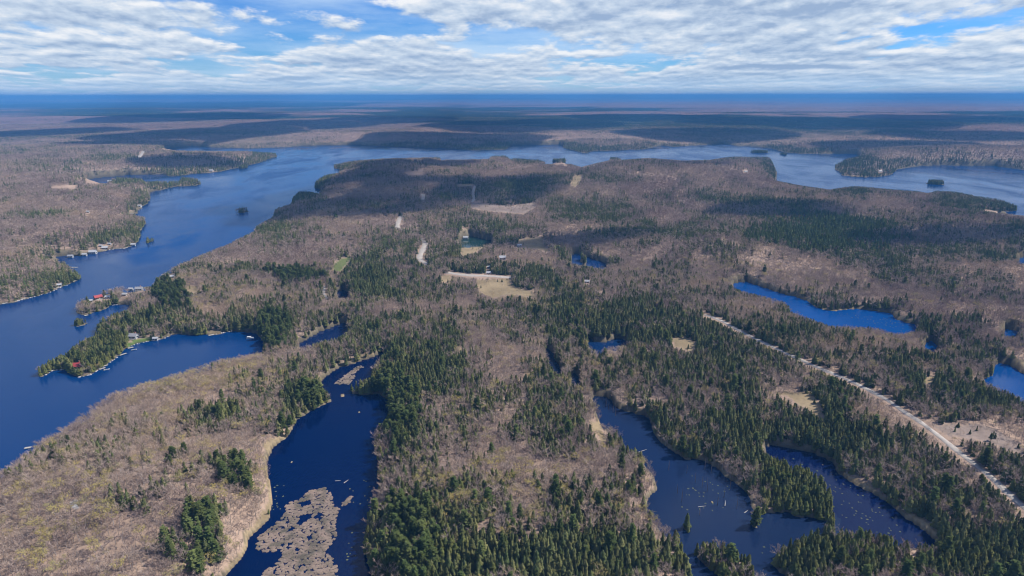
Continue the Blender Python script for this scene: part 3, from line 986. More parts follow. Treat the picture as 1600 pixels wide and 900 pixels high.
def candidates(r0, r1, s, seed):
    g = np.random.default_rng(seed)
    xm = r1 * math.sin(R(47))
    xs = np.arange(-xm, xm, s)
    ys = np.arange(r0 * math.cos(R(50)), r1, s)
    X, Y = np.meshgrid(xs, ys)
    X = X + np.where(np.arange(len(ys)) % 2, s / 2, 0)[:, None]
    X = (X + g.uniform(-.45, .45, X.shape) * s).ravel()
    Y = (Y + g.uniform(-.45, .45, Y.shape) * s).ravel()
    r = np.hypot(X, Y)
    a = np.abs(np.arctan2(X, Y))
    m = (r >= r0) & (r < r1) & (a < R(46) - np.clip((r - 600) / 3500, 0, 1) * R(7))
    return X[m], Y[m], g


def plant(r0, r1, s, seed, size, keep_bare):
    X, Y, g = candidates(r0, r1, s, seed)
    ok = (cell(fine, X, Y) > 0.55)
    X, Y = X[ok], Y[ok]
    Z = ground(X, Y)
    px, py = project(X, Y, Z)
    # slightly warped lookups keep the stands from having smooth outlines
    wx = (fbm(X, Y, 40, 3, 71) - .5) * 60 * 450 / np.maximum(np.hypot(X, Y), 450)
    wy = (fbm(X, Y, 40, 3, 73) - .5) * 34 * 450 / np.maximum(np.hypot(X, Y), 450)
    c = zl(conf, px + wx * 2, py + wy * 2)
    fr_ = np.clip((np.hypot(X, Y) - 4200) / 1500, 0, 1)
    c = c * (1 - fr_) + fr_ * (.08 + .9 * np.clip((tract_at(X, Y) - .49) * 10, 0, 1))
    clus = fbm(X, Y, 34, 3, 77)
    rr_ = np.hypot(X, Y)
    sh_ = cell(shore, X, Y)
    c = np.clip(c + np.clip((rr_ - 1300) / 700, 0, 1) * np.clip((.40 - sh_) * 6, 0, 1) * .85, 0, 1)
    c = np.where(look(islras, px, py) > 0, 1.0, c)
    clus2 = fbm(X, Y, 110, 3, 177)
    c = np.minimum(c, .90)
    spread = np.sqrt(np.clip(c * (1 - c), 0, .25))
    p = np.clip(c * 1.02 - .03 + ((clus - 0.5) * 2.6 + (clus2 - .5) * 3.4) * spread, 0, 1)
    con = g.random(len(X)) < p
    pin = con & (g.random(len(X)) < zl(pinf, px, py))
    ced = con & ~pin & (g.random(len(X)) < np.clip(zl(cedf, px, py) + (fbm(X, Y, 60, 2, 83) - .5) * .6, 0, 1))
    bud = ~con & (g.random(len(X)) < np.clip(zl(budf, px + wx, py + wy) * (0.3 + 1.6 * fbm(X, Y, 22, 2, 79)), 0, 1))
    kind = np.where(pin, 2, np.where(ced, 1, np.where(con, 0, np.where(bud, 4, 3))))
    dens = fbm(X, Y, 28, 3, 85)
    kb = np.clip(keep_bare + (dens - .5) * 1.1, .12, 1) if keep_bare > 0 else np.zeros(len(X))
    stay = con | (g.random(len(X)) < kb)
    sc = size * np.where(con, g.uniform(.42, 1.0, len(X)) ** .8 * 1.26, g.uniform(.60, 1.06, len(X))) * (0.85 + .3 * clus)
    hgt = np.choose(kind, [10.3, 9.3, 14.0, 12.5, 12.5]) * sc
    # nothing grows on the roads, in the openings or where it would stand in the ponds
    base_k = look(kras, px, py)
    shrub = (base_k == 3) & (g.random(len(X)) < np.where(look(fras, px, py) == 3, .25, .06))
    sc = np.where(shrub, sc * .45, sc)
    hgt = np.where(shrub, hgt * .45, hgt)
    stay &= ((base_k == 0) | shrub) & (look(mras, px, py) == 0)
    onisl = look(islras, px, py) > 0

    def clear(h):
        ok_ = np.ones(len(X), bool)
        for f in (0.25, 0.5, 0.68, 0.82):
            qx, qy = project(X, Y, Z + h * f)
            ok_ &= onisl | shrub | ((look(kras, qx, qy) == 0) & (look(cras, qx, qy) == 0))
        return ok_
    soft = look(sras, px, py) > 0
    stay &= ~soft | (g.random(len(X)) < .5)
    sc = np.where(soft, sc * .6, sc)
    hgt = np.where(soft, hgt * .6, hgt)
    good = clear(hgt)
    for k_ in (.66, .44, .28):
        small = ~good & clear(hgt * k_)
        sc = np.where(small, sc * k_, sc)
        hgt = np.where(small, hgt * k_, hgt)
        good |= small
    stay &= good
    # small trees may stand in the openings
    return X[stay], Y[stay], Z[stay], kind[stay], sc[stay], hgt[stay], g


bands = [plant(200, 1100, 3.25, 101, 1.0, .70), plant(1100, 2200, 4.3, 102, 1.06, .74), plant(2200, 4000, 7.6, 103, 1.2, .85), plant(4000, 8000, 12.0, 104, 1.25, .75), plant(8000, 14000, 36.0, 105, 1.9, -.6)]
ig = np.random.default_rng(77)
IP = []
for (ix, iy, hw, hh, dw) in ISLANDS:
    d = ray(ix, iy)
    s_ = CAM_H / -d[2]
    rad = hw * s_ / FPX * .9
    dep = max(rad / .95 * dw, 0.011 * d[1] * s_)
    top = hh * s_ / FPX * .75
    n = int(np.clip(rad * dep / 5, 4, 160))
    if (ix, iy) in ((375, 332), (228, 379)):
        n = 14
    aa, rr = ig.uniform(0, 6.283, n), np.sqrt(ig.uniform(0, .85, n))
    for a_, r_ in zip(aa, rr):
        hgt_ = float(np.clip(top, 5, 15)) * ig.uniform(.7, 1.1)
        IP.append((d[0] * s_ + rad * r_ * math.cos(a_), d[1] * s_ + dep + dep * r_ * math.sin(a_), .3, 0, hgt_ / 10.3, hgt_))
IP = np.array(IP)
bands.append((IP[:, 0], IP[:, 1], IP[:, 2], IP[:, 3].astype(int), IP[:, 4], IP[:, 5]))
TX, TY, TZ, TK, TS, THt = [np.concatenate([b[i] for b in bands]) for i in range(6)]
tier_far = np.concatenate([np.full(len(b[0]), i >= 1) for i, b in enumerate(bands)])
print('trees', len(TX), [len(b[0]) for b in bands])
KINDS = ['spruce', 'cedar', 'pine', 'bare', 'bud']
px, py = project(TX, TY, TZ)
size_px = THt * FPX / np.hypot(TX, TY)
inframe = (px > 2) & (px < 1598) & (py < 902)
single = np.zeros(len(TX), bool)
TROT = np.random.default_rng(5).uniform(0, 6.283, len(TX))
TVAR = np.random.default_rng(6).integers(0, 1000, len(TX))
TW = np.random.default_rng(9).uniform(.8, 1.3, len(TX))
TZS = np.where(np.hypot(TX, TY) > 4000, .62, 1.0)
LIM = {'spruce': 300, 'cedar': 300, 'pine': 300, 'bare': 300, 'bud': 300}
NAME = {'spruce': 'spruce_tree', 'cedar': 'cedar_tree', 'pine': 'pine_tree', 'bare': 'bare_maple_tree', 'bud': 'budding_aspen_tree'}
LOOK = {'spruce': 'dark spruce', 'cedar': 'olive cedar', 'pine': 'bright green pine', 'bare': 'leafless maple', 'bud': 'yellow budding aspen'}
GROUP = {'spruce': 'nearest dark spruces', 'cedar': 'nearest yellow-green cedars', 'pine': 'nearest feathery pines', 'bare': 'nearest leafless maples', 'bud': 'nearest budding aspens'}


def place_phrase(x, y):
    if x < 440 and y > 590:
        return 'by the bog bank' if x > 330 else 'on the brown slope'
    if x < 620 and y > 560:
        return 'by the bog pond'
    if x < 1090 and y > 640:
        if x < 700:
            return 'by the bog pond'
        return 'in the bottom row' if y > 850 else 'on the middle ridge'
    if y > 835 and x < 1195:
        return 'on the small point'
    if y > 820:
        return 'below the lily channel'
    if 1150 < x < 1310 and y > 690:
        return 'on the wooded spit'
    if x > 1290:
        return 'by the gravel road'
    return 'in the woods'


ONES = 'first second third fourth fifth sixth seventh eighth ninth tenth eleventh twelfth thirteenth fourteenth fifteenth sixteenth seventeenth eighteenth nineteenth'.split()
TENS = {2: 'twenty', 3: 'thirty', 4: 'forty', 5: 'fifty', 6: 'sixty', 7: 'seventy', 8: 'eighty', 9: 'ninety'}
TENTH = {2: 'twentieth', 3: 'thirtieth', 4: 'fortieth', 5: 'fiftieth', 6: 'sixtieth', 7: 'seventieth', 8: 'eightieth', 9: 'ninetieth'}


def ordinal(n):
    """1 -> first"""
    if n > 100:
        return ('hundred-and-' if n < 200 else 'two-hundred-and-') + ordinal(n % 100)
    if n % 100 == 0:
        return 'hundredth'
    if n < 20:
        return ONES[n - 1]
    return TENTH[n // 10] if n % 10 == 0 else TENS[n // 10] + '-' + ONES[n % 10 - 1]


for k, kd in enumerate(KINDS):
    cand = np.where((TK == k) & inframe & ~tier_far)[0]
    cand = cand[np.argsort(-size_px[cand])][:LIM[kd]]
    single[cand] = True
    rows = {}
    for i in cand:
        yb = 'lowest' if py[i] > 860 else 'low' if py[i] > 800 else 'middle' if py[i] > 720 else 'upper'
        rows.setdefault((place_phrase(px[i], py[i]), yb), []).append(i)
    for (place, yb), members in rows.items():
        for n, i in enumerate(sorted(members, key=lambda q: px[q])):
            whole, tr, cr, bd = PROTO[kd, 'near'][TVAR[i] % 5]
            e = link(NAME[kd], None, None, (TX[i], TY[i], TZ[i]), TROT[i], (TS[i] * TW[i], TS[i] * TW[i], TS[i]),
                     label='%s %s from the left %s, %s band' % (LOOK[kd], ordinal(n + 1), place, yb), category='tree', group=GROUP[kd])
            e.empty_display_size = .5
            link('trunk', tr, e)
            c = link('crown', cr, e)
            if bd is not None:
                link('buds', bd, c)


def gn_scatter(name, protos, pts, rot, scl, var, label):
    coll = bpy.data.collections.new(name + '_kinds')
    for q, me in enumerate(protos):
        o = bpy.data.objects.new('%s_kind_%d' % (name, q), me)
        coll.objects.link(o)
    me = bpy.data.meshes.new(name)
    me.vertices.add(len(pts))
    me.vertices.foreach_set('co', np.asarray(pts, np.float32).ravel())
    for an, data, ty in (('rot', rot, 'FLOAT'),):
        a = me.attributes.new(an, ty, 'POINT')
        a.data.foreach_set('value', np.asarray(data, np.float32))
    a = me.attributes.new('scl', 'FLOAT_VECTOR', 'POINT')
    a.data.foreach_set('vector', np.asarray(scl, np.float32).ravel())
    a = me.attributes.new('var', 'INT', 'POINT')
    a.data.foreach_set('value', np.asarray(var, np.int32))
    ng = bpy.data.node_groups.new(name + '_scatter', 'GeometryNodeTree')
    ng.interface.new_socket('Geometry', in_out='INPUT', socket_type='NodeSocketGeometry')
    ng.interface.new_socket('Geometry', in_out='OUTPUT', socket_type='NodeSocketGeometry')
    N, L = ng.nodes, ng.links
    gi, go = N.new('NodeGroupInput'), N.new('NodeGroupOutput')
    ip = N.new('GeometryNodeInstanceOnPoints')
    ci = N.new('GeometryNodeCollectionInfo')
    ci.inputs['Collection'].default_value = coll
    ci.inputs['Separate Children'].default_value = True
    ci.inputs['Reset Children'].default_value = True

    def attr(nm, ty):
        a_ = N.new('GeometryNodeInputNamedAttribute')
        a_.data_type = ty
        a_.inputs['Name'].default_value = nm
        return [o for o in a_.outputs if o.enabled][0]
    cx = N.new('ShaderNodeCombineXYZ')
    L.new(attr('rot', 'FLOAT'), cx.inputs[2])
    L.new(gi.outputs[0], ip.inputs['Points'])
    L.new(ci.outputs[0], ip.inputs['Instance'])
    ip.inputs['Pick Instance'].default_value = True
    L.new(attr('var', 'INT'), ip.inputs['Instance Index'])
    L.new(cx.outputs[0], ip.inputs['Rotation'])
    L.new(attr('scl', 'FLOAT_VECTOR'), ip.inputs['Scale'])
    L.new(ip.outputs[0], go.inputs[0])
    o = link(name, me, kind='stuff', label=label)
    md = o.modifiers.new('scatter', 'NODES')
    md.node_group = ng
    return o


FOREST = {'spruce': ('spruce_forest', 'dark evergreen spruce woods spread over the land'), 'cedar': ('cedar_forest', 'yellow-green cedar woods along the wet ground'),
          'pine': ('pine_forest', 'bright green pine stands'), 'bare': ('hardwood_forest', 'leafless grey-brown hardwood forest covering the land'), 'bud': ('aspen_forest', 'yellowish budding woods among bare hardwoods')}
for k, kd in enumerate(KINDS):
    protos = [p[0] for p in PROTO[kd, 'near']] + [p[0] for p in PROTO[kd, 'far']]
    m = (TK == k) & ~single
    far_ = tier_far[m]
    var = np.where(far_, 5 + TVAR[m] % 4, TVAR[m] % 5)
    gn_scatter(FOREST[kd][0], protos, np.stack([TX[m], TY[m], TZ[m]], -1), TROT[m], np.stack([TS[m] * TW[m], TS[m] * TW[m], TS[m] * TZS[m]], -1), var, FOREST[kd][1])

# ------------------------------------------------------------------ bog mats, sedge and lily leaves in the ponds


def pads(name, polys_px, spacing, size, mat, label, thick=.25, keep=1.0, inside=None, seed=1, jitter=.42):
    g = random.Random(seed)
    V, F = [], []
    for poly in polys_px:
        W = np.array([at(*p)[:2] for p in poly])
        x0, y0 = W.min(0)
        x1, y1 = W.max(0)
        q = np.roll(W, -1, 0)
        yy = y0
        row = 0
        while yy < y1:
            xx = x0 + (spacing / 2 if row % 2 else 0)
            while xx < x1:
                cx, cy_ = xx + g.uniform(-jitter, jitter) * spacing, yy + g.uniform(-jitter, jitter) * spacing
                hit = (W[:, 1] > cy_) != (q[:, 1] > cy_)
                xs = W[hit, 0] + (cy_ - W[hit, 1]) * (q[hit, 0] - W[hit, 0]) / (q[hit, 1] - W[hit, 1])
                if (xs > cx).sum() % 2 and g.random() < keep and (name != 'bog_mat' or float(fbm(np.array([cx]), np.array([cy_]), 11, 3, 301)[0]) > .31):
                    r = size * g.uniform(.6, 1.15)
                    n = 9
                    a0 = g.random() * 6.28
                    ex = g.uniform(.75, 1.3)
                    i = len(V)
                    hgt = thick * g.uniform(.6, 1.4)
                    for s, zz in ((1.0, -.2), (.93, hgt * .8), (.55, hgt)):
                        for k in range(n):
                            a = 6.283 * k / n
                            rr = r * s * (1 + .30 * math.sin(k * 2.3 + a0 * 3) * math.cos(k * 1.3 + a0))
                            V.append((cx + rr * math.cos(a + a0) * ex, cy_ + rr * math.sin(a + a0) / ex, zz))
                    for k in range(n):
                        k2 = (k + 1) % n
                        F.append((i + k, i + k2, i + n + k2, i + n + k))
                        F.append((i + n + k, i + n + k2, i + 2 * n + k2, i + 2 * n + k))
                    F.append(tuple(i + 2 * n + k for k in range(n)))
                xx += spacing
            yy += spacing * .87
            row += 1
    if V:
        link(name, mesh_from(name, V, F, [mat]), kind='stuff', label=label)


pads('bog_mat', MAT, 1.9, 1.5, M['mat'], 'cracked brown bog mat floating in the dark pond', .28, .93)
pads('sedge_tussocks', [[(420, 700), (450, 690), (470, 720), (440, 760), (430, 800), (424, 780)], [(525, 640), (570, 632), (585, 640), (570, 660), (530, 660)], [(1215, 700), (1290, 715), (1330, 765), (1300, 740), (1260, 722)], [(1130, 745), (1160, 790), (1100, 800), (1070, 760)]],
     7.5, 1.0, M['tuss'], 'small tan sedge tussocks dotting the ponds', .25, .06, seed=3)
pads('lily_leaves', [[(1230, 715), (1300, 735), (1350, 775), (1420, 825), (1390, 838), (1320, 820), (1290, 760)], [(540, 745), (585, 750), (575, 790), (540, 800)], [(420, 760), (445, 745), (440, 800), (425, 800)], [(1185, 845), (1205, 840), (1205, 870), (1185, 880)], [(540, 830), (566, 830), (566, 870), (530, 880)],
                     [(1080, 740), (1140, 760), (1150, 800), (1060, 800)], [(1300, 488), (1400, 495), (1420, 518), (1330, 500)]],
     2.6, .7, M['lily'], 'pale floating lily leaves dotting the ponds', .03, .16, seed=5)

# ------------------------------------------------------------------ cottages, docks, boats
def box(V, F, c, h):
    i = len(V)
    for sx, sy, sz in ((-1, -1, -1), (1, -1, -1), (1, 1, -1), (-1, 1, -1), (-1, -1, 1), (1, -1, 1), (1, 1, 1), (-1, 1, 1)):
        V.append((c[0] + sx * h[0], c[1] + sy * h[1], c[2] + sz * h[2]))
    F += [tuple(i + k for k in q) for q in ((3, 2, 1, 0), (4, 5, 6, 7), (0, 1, 5, 4), (1, 2, 6, 5), (2, 3, 7, 6), (3, 0, 4, 7))]


def part_box(name, c, h, mat, parent):
    V, F = [], []
    box(V, F, c, h)
    return link(name, mesh_from(name, V, F, [mat]), parent)


def metres(px, py, wpx):
    p = at(px, py)
    return wpx * (p[1] * CP - (p[2] - CAM_H) * SP) / FPX


def cottage(px, py, wpx, wall, roof, yaw, label, chimney=False, porch=False, name='cottage', storey=1.0):
    p = at(px, py)
    L = metres(px, py, wpx) * .9
    Wd, H = L * .68, min(max(L * .34, 2.6), 4.2) * storey
    e = link(name, None, None, (p[0], p[1], max(p[2], .4)), R(yaw), label=label, category='house' if name == 'cottage' else name.replace('_', ' '), group='cottages in the woods and along the shores')
    hx, hy, rise = L / 2, Wd / 2, Wd * .36
    V = [(-hx, -hy, -1.5), (hx, -hy, -1.5), (hx, hy, -1.5), (-hx, hy, -1.5), (-hx, -hy, H), (hx, -hy, H), (hx, hy, H), (-hx, hy, H), (-hx, 0, H + rise), (hx, 0, H + rise)]
    link('wall', mesh_from('wall', V, [(0, 1, 5, 4), (2, 3, 7, 6), (1, 2, 6, 9, 5), (3, 0, 4, 8, 7)], [M[wall]]), e)
    V, F = [], []
    ov, tk = L * .06, .18
    for sgn in (-1, 1):
        i = len(V)
        for xx in (-hx - ov, hx + ov):
            for (yy, zz) in ((sgn * (hy + ov), H - ov * rise / hy), (0, H + rise)):
                V += [(xx, yy, zz + .03), (xx, yy, zz + tk)]
        F += [tuple(i + k for k in q) for q in ((0, 2, 6, 4), (1, 5, 7, 3), (0, 4, 5, 1), (2, 3, 7, 6), (0, 1, 3, 2), (4, 6, 7, 5))]
    rf = link('roof', mesh_from('roof', V, F, [M[roof]]), e)
    if chimney:
        V, F = [], []
        box(V, F, (hx * .4, hy * .35, H + rise * .9), (.45, .45, rise * .6 + .5))
        link('chimney', mesh_from('chimney', V, F, [M['brick']]), rf)
    part_box('door', (L * .08, -hy - .03, 1.0), (.55, .05, 1.05), M['brown'] if wall != 'brown' else M['white'], e)
    for xx in (-.30, .30):
        part_box('window', (L * xx, -hy - .03, 1.6), (L * .085, .05, .6), M['glass'], e)
    part_box('window', (hx + .03, 0, 1.7), (.05, Wd * .18, .7), M['glass'], e)
    if porch:
        part_box('deck', (0, -hy - L * .16, .35), (hx * .9, L * .15, .12), M['dock'], e)
    return e


HOUSES = [
    (120, 574, 17, 'brown', 'redroof', 12, 'red roofed cottage hidden in trees near the tip of the point', True, True),
    (153, 466, 12, 'brown', 'redroof', 50, 'bright red roofed cottage on the small lake point', False, True),
    (168, 465, 8, 'white', 'paleroof', 10, 'small white cottage just beside the bright red roof', False, False),
    (194, 461, 8, 'white', 'paleroof', 0, 'low white cabin by the reedy inlet behind the point', False, False),
    (217, 453, 11, 'white', 'greyroof', 8, 'large white house with grey roof on the narrow isthmus', True, True),
    (204, 453, 7, 'grey', 'paleroof', 0, 'pale roofed shed beside the large white house on the isthmus', False, False),
    (141, 471, 6, 'white', 'paleroof', 30, 'tiny white boathouse on the outer tip of the red roof point', False, False),
    (208, 527, 14, 'grey', 'greyroof', -6, 'grey cottage with grey roof above the green lawn', True, True),
    (242, 528, 8, 'white', 'paleroof', 5, 'white boathouse at the edge of the lawn by the bay', False, False),
    (785, 405, 11, 'white', 'paleroof', 0, 'white farmhouse with pale roof near the tan field', True, False),
    (811, 385, 7, 'white', 'paleroof', 15, 'small white house beside the upper tan field', False, False),
    (763, 428, 7, 'white', 'paleroof', 0, 'white house standing directly by the bend of the road', False, False),
    (763, 419, 5, 'grey', 'paleroof', 20, 'small pale shed behind the roadside house', False, False),
    (917, 442, 8, 'white', 'paleroof', -10, 'pale roofed house in the clearing below the woodland pond', False, False),
    (727, 358, 8, 'white', 'paleroof', 0, 'pale house on the bank above the green pond', False, False),
    (268, 433, 8, 'white', 'paleroof', 20, 'white lakeside cottage on the slope above the long lake', False, False),
    (76, 714, 11, 'brown', 'brownroof', 20, 'dark brown cabin on the brown slope above the lake', False, False),
    (92, 446, 7, 'white', 'paleroof', 30, 'white cottage by the shore nearest the corner of the lake', False, False),
    (108, 391, 8, 'grey', 'greyroof', 10, 'grey roofed cottage at the head of the cove', False, False),
    (131, 394, 7, 'white', 'paleroof', 10, 'white cottage with tall gable on the cove shore', False, False),
    (145, 395, 11, 'white', 'paleroof', 8, 'long white boathouse on the cove shore', False, False),
    (164, 388, 9, 'brown', 'paleroof', 15, 'brown cottage with pale roof above the cove', False, True),
    (157, 384, 5, 'white', 'paleroof', 0, 'tiny white cabin behind the brown cottage above the cove', False, False),
    (171, 381, 5, 'white', 'paleroof', 0, 'small white cabin among conifers right of the brown cottage', False, False),
    (208, 383, 7, 'grey', 'paleroof', 10, 'pale roofed cabin at the tip of the wooded cape', False, False),
    (205, 331, 6, 'white', 'paleroof', 10, 'white cottage on the second cape up the lake', False, False),
    (218, 322, 6, 'white', 'paleroof', -10, 'white cottage near the point of the second cape', False, False),
    (137, 331, 5, 'white', 'paleroof', 0, 'lone white house inland among the far shore woods', False, False),
    (170, 272, 7, 'white', 'paleroof', 0, 'white house on the far inlet shore', False, False),
    (330, 267, 6, 'white', 'paleroof', 0, 'white house on the far headland shore', False, False),
    (1165, 270, 5, 'white', 'paleroof', 0, 'white house high on the wooded hill by the lake', False, False),
    (1375, 270, 5, 'white', 'paleroof', 0, 'white house near the round wooded headland', False, False),
]
for a in HOUSES:
    px_, py_, w_, wl_, rf_, yw_, lb_, ch_, po_ = a
    cottage(px_, py_, w_, wl_, rf_, yw_, lb_, ch_, po_, name='boathouse' if 'boathouse' in lb_ else 'cottage')


def at0(px, py):
    d = ray(px, py)
    return d * (CAM_H / -d[2]) + np.array([0, 0, CAM_H])


def dock(px0_, py0_, px1_, py1_, w, label):
    a, b = at0(px0_, py0_), at0(px1_, py1_)
    L = float(np.linalg.norm(b - a))
    e = link('dock', None, None, tuple((a + b) / 2), math.atan2(b[1] - a[1], b[0] - a[0]), label=label, category='dock', group='docks along the lake shore')
    V, F = [], []
    n = max(4, int(L / 1.2))
    for k in range(n):
        box(V, F, (-L / 2 + (k + .5) * L / n, 0, .62), (L / n * .46, w / 2, .05))
    dk = link('deck', mesh_from('deck', V, F, [M['dock']]), e)
    part_box('beam', (0, w * .4, .5), (L / 2, .08, .08), M['dock'], e)
    part_box('beam', (0, -w * .4, .5), (L / 2, .08, .08), M['dock'], e)
    for sx in (-.45, 0, .45):
        for sy in (-.42, .42):
            part_box('post', (L * sx, w * sy, -.1), (.1, .1, .95), M['conbark'], e)


for d_ in [(150, 512, 166, 511.5, 3.0, 'long pale dock beside the little wooded islet'), (199, 544, 208, 542, 3.0, 'pale dock below the green lawn'), (186, 555, 197, 551.5, 2.6, 'dock beside the middle of the wooded point'),
           (157, 573, 167, 570, 2.6, 'upper of two docks by the rocky shore of the point'), (154, 577, 164, 574, 2.6, 'lower of two docks by the rocky shore of the point'), (238, 532, 246, 530, 3.5, 'broad dock by the white boathouse'),
           (325, 524, 334, 522.5, 3.0, 'dock at the dry clearing on the bay'), (37, 700, 48, 698.5, 2.6, 'single dock under the brown slope'), (160, 479, 168, 478, 3.0, 'dock in the inlet behind the red roof point'), (147, 486, 154, 484.5, 3.0, 'dock under the red roofed cottage'),
           (131, 493, 137, 491.5, 3.0, 'dock at the outer end of the small point'), (111, 417, 121, 417, 3.0, 'long dock reaching into the cove'), (110, 440, 118, 437.5, 3.0, 'dock under the conifer cape'), (84, 450, 96, 447.5, 3.5, 'dock by the white corner cottage'),
           (177, 387, 183, 386, 3.5, 'dock on the cove shore past the brown cottage'), (192, 388, 199, 386, 3.5, 'dock near the cape end of the cove'), (104, 399, 114, 397, 3.5, 'dock at the head of the cove'), (3, 474, 11, 472, 3.5, 'dock at the far edge of the near shore'), (31, 467, 40, 465, 3.5, 'dock along the conifer shore')]:
    dock(*d_)


def boat(px_, py_, L, yaw, label, pontoon=False):
    p = at0(px_, py_)
    e = link('pontoon_boat' if pontoon else 'motor_boat', None, None, tuple(p), R(yaw), label=label, category='boat', group='boats moored on the lake')
    if pontoon:
        for sy in (-1, 1):
            V, F = [], []
            n = 8
            for xx, r in ((-L / 2, .3), (L * .38, .3), (L / 2, .06)):
                for k in range(n):
                    V.append((xx, sy * L * .14 + r * math.cos(6.283 * k / n), .1 + r * math.sin(6.283 * k / n)))
            F = [(j * n + k, j * n + (k + 1) % n, (j + 1) * n + (k + 1) % n, (j + 1) * n + k) for j in range(2) for k in range(n)] + [tuple(range(n))]
            link('float', mesh_from('float', V, F, [M['grey']]), e)
        part_box('deck', (0, 0, .5), (L * .46, L * .19, .06), M['hull'], e)
        part_box('railing', (0, L * .18, .85), (L * .44, .04, .3), M['hull'], e)
        part_box('railing', (0, -L * .18, .85), (L * .44, .04, .3), M['hull'], e)
        part_box('canopy', (-L * .12, 0, 2.2), (L * .26, L * .19, .06), M['hull'], e)
        for sx in (-.36, .12):
            for sy in (-.16, .16):
                part_box('canopy_post', (L * sx, L * sy, 1.35), (.04, .04, .82), M['grey'], e)
    else:
        V, F = [], []
        for (xx, w, z) in ((-L * .5, L * .17, .1), (0, L * .18, .1), (L * .3, L * .12, .2), (L * .5, .03, .45)):
            V += [(xx, -w * .6, -.2 + z), (xx, w * .6, -.2 + z), (xx, w, .55 + z), (xx, -w, .55 + z)]
        for k in range(3):
            a, b = 4 * k, 4 * k + 4
            F += [(a, a + 1, b + 1, b), (a + 1, a + 2, b + 2, b + 1), (a + 3, a, b, b + 3)]
        F.append((0, 3, 2, 1))
        F.append((8, 11, 15, 14, 13, 10) if False else (10, 14, 15, 11))
        link('hull', mesh_from('hull', V, F, [M['hull']]), e)
        part_box('seat', (-L * .2, 0, .45), (L * .06, L * .13, .12), M['brown'], e)
        part_box('windshield', (L * .08, 0, .85), (.05, L * .13, .22), M['glass'], e)
        part_box('outboard_motor', (-L * .53, 0, .5), (.2, .18, .45), M['glass'], e)


boat(390, 528, 8.5, 10, 'white pontoon boat floating alone at the end of the bay', True)
boat(179, 476, 6.0, 20, 'white motor boat in the narrow inlet behind the red roof point')
boat(209, 546, 5.5, 30, 'white motor boat off the dock below the lawn')
boat(166, 577, 5.5, 40, 'white motor boat beside the two docks of the rocky shore')
boat(102, 445.5, 6.0, 15, 'white motor boat off the conifer corner shore')

# ------------------------------------------------------------------ dead trees and drift logs in the long pond, shore rocks
sn = []
for v in range(4):
    g = random.Random(90 + v)
    V, F = [], []
    Hs = 7 + 1.6 * v
    tube(V, F, [(0, 0, -1), (.1, 0, Hs * .5), (.2 * v - .2, .1, Hs)], [.20, .15, .05], 5)
    for k in range(7):
        z = Hs * (.25 + .1 * k)
        a = g.random() * 6.28
        tri_sliver(V, F, np.array([0, 0, z]), np.array([math.cos(a) * .9, math.sin(a) * .9, z + .3]), .05, np.array([0, 0, 1.0]))
    sn.append(mesh_from('dead_tree', V, F, [M['snag']]))
SNAGS = [(950, 640), (957, 644), (946, 636), (961, 650), (1057, 772), (1072, 740), (1096, 762), (1104, 768), (1110, 740), (1100, 734), (1130, 778), (1140, 764), (1120, 790), (1085, 755), (1064, 785), (1150, 795), (1092, 805), (1044, 735)]
for k, (a, b) in enumerate(SNAGS):
    p = at0(a, b)
    link('dead_tree', sn[k % 4], None, tuple(p), k * 1.3, (1, 1, .8 + .08 * (k % 5)), label='bare grey dead trunk standing in the long pond, %s from the left' % ordinal(1 + sorted(SNAGS).index((a, b))), category='dead tree', group='dead trunks standing in the long pond')
for k, (a, b, L, yw) in enumerate([(1003, 705, 9, 30), (1096, 792, 6, 10), (1132, 787, 7, 70), (1018, 806, 6, 100), (1165, 800, 5, 40), (540, 752, 5, 60), (527, 751, 4, 5)]):
    V, F = [], []
    tube(V, F, [(0, 0, 0), (.05, 0, L * .5), (0, .15, L)], [.28, .22, .08], 6)
    V = [(v[2] - L / 2, v[1], v[0] + .12) for v in V]
    link('drift_log', mesh_from('drift_log', V, F, [M['dock']]), None, tuple(at0(a, b)), R(yw), label=['long pale drift log by the upper bank of the long pond', 'short pale log afloat in the middle of the long pond', 'slanting pale log near the dead trunks', 'pale log lying against the ridge bank of the long pond', 'pale log by the wooded spit in the long pond', 'upper pale log afloat in the bog pond', 'tiny pale log afloat just above the bog mat'][k], category='log', group='drift logs')
rocks = []
for v in range(3):
    g = random.Random(40 + v)
    V, F = [], []
    for zi, (r, z) in enumerate(((1.0, -.3), (.95, .3), (.55, .75))):
        for k in range(7):
            a = 6.283 * k / 7
            q = r * (.75 + .5 * g.random())
            V.append((q * math.cos(a), q * math.sin(a) * .8, z * (.8 + .4 * g.random())))
    F = [(j * 7 + k, j * 7 + (k + 1) % 7, (j + 1) * 7 + (k + 1) % 7, (j + 1) * 7 + k) for j in range(2) for k in range(7)] + [tuple(14 + k for k in range(7))]
    rocks.append(mesh_from('shore_rock', V, F, [M['rock']]))
g = random.Random(8)
SH = [[(122, 589), (140, 585), (165, 570), (185, 556)], [(67, 587), (82, 578), (100, 577)], [(195, 544), (212, 537), (235, 532), (257, 528), (270, 521)], [(195, 387), (175, 389), (142, 395)], [(20, 471), (75, 457), (97, 447)], [(337, 522), (362, 517)]]
kk = 0
SHN = ['along the red roof point', 'along the notch at the tip', 'below the green lawn', 'along the cove shore', 'along the conifer corner shore', 'at the dry clearing on the bay']
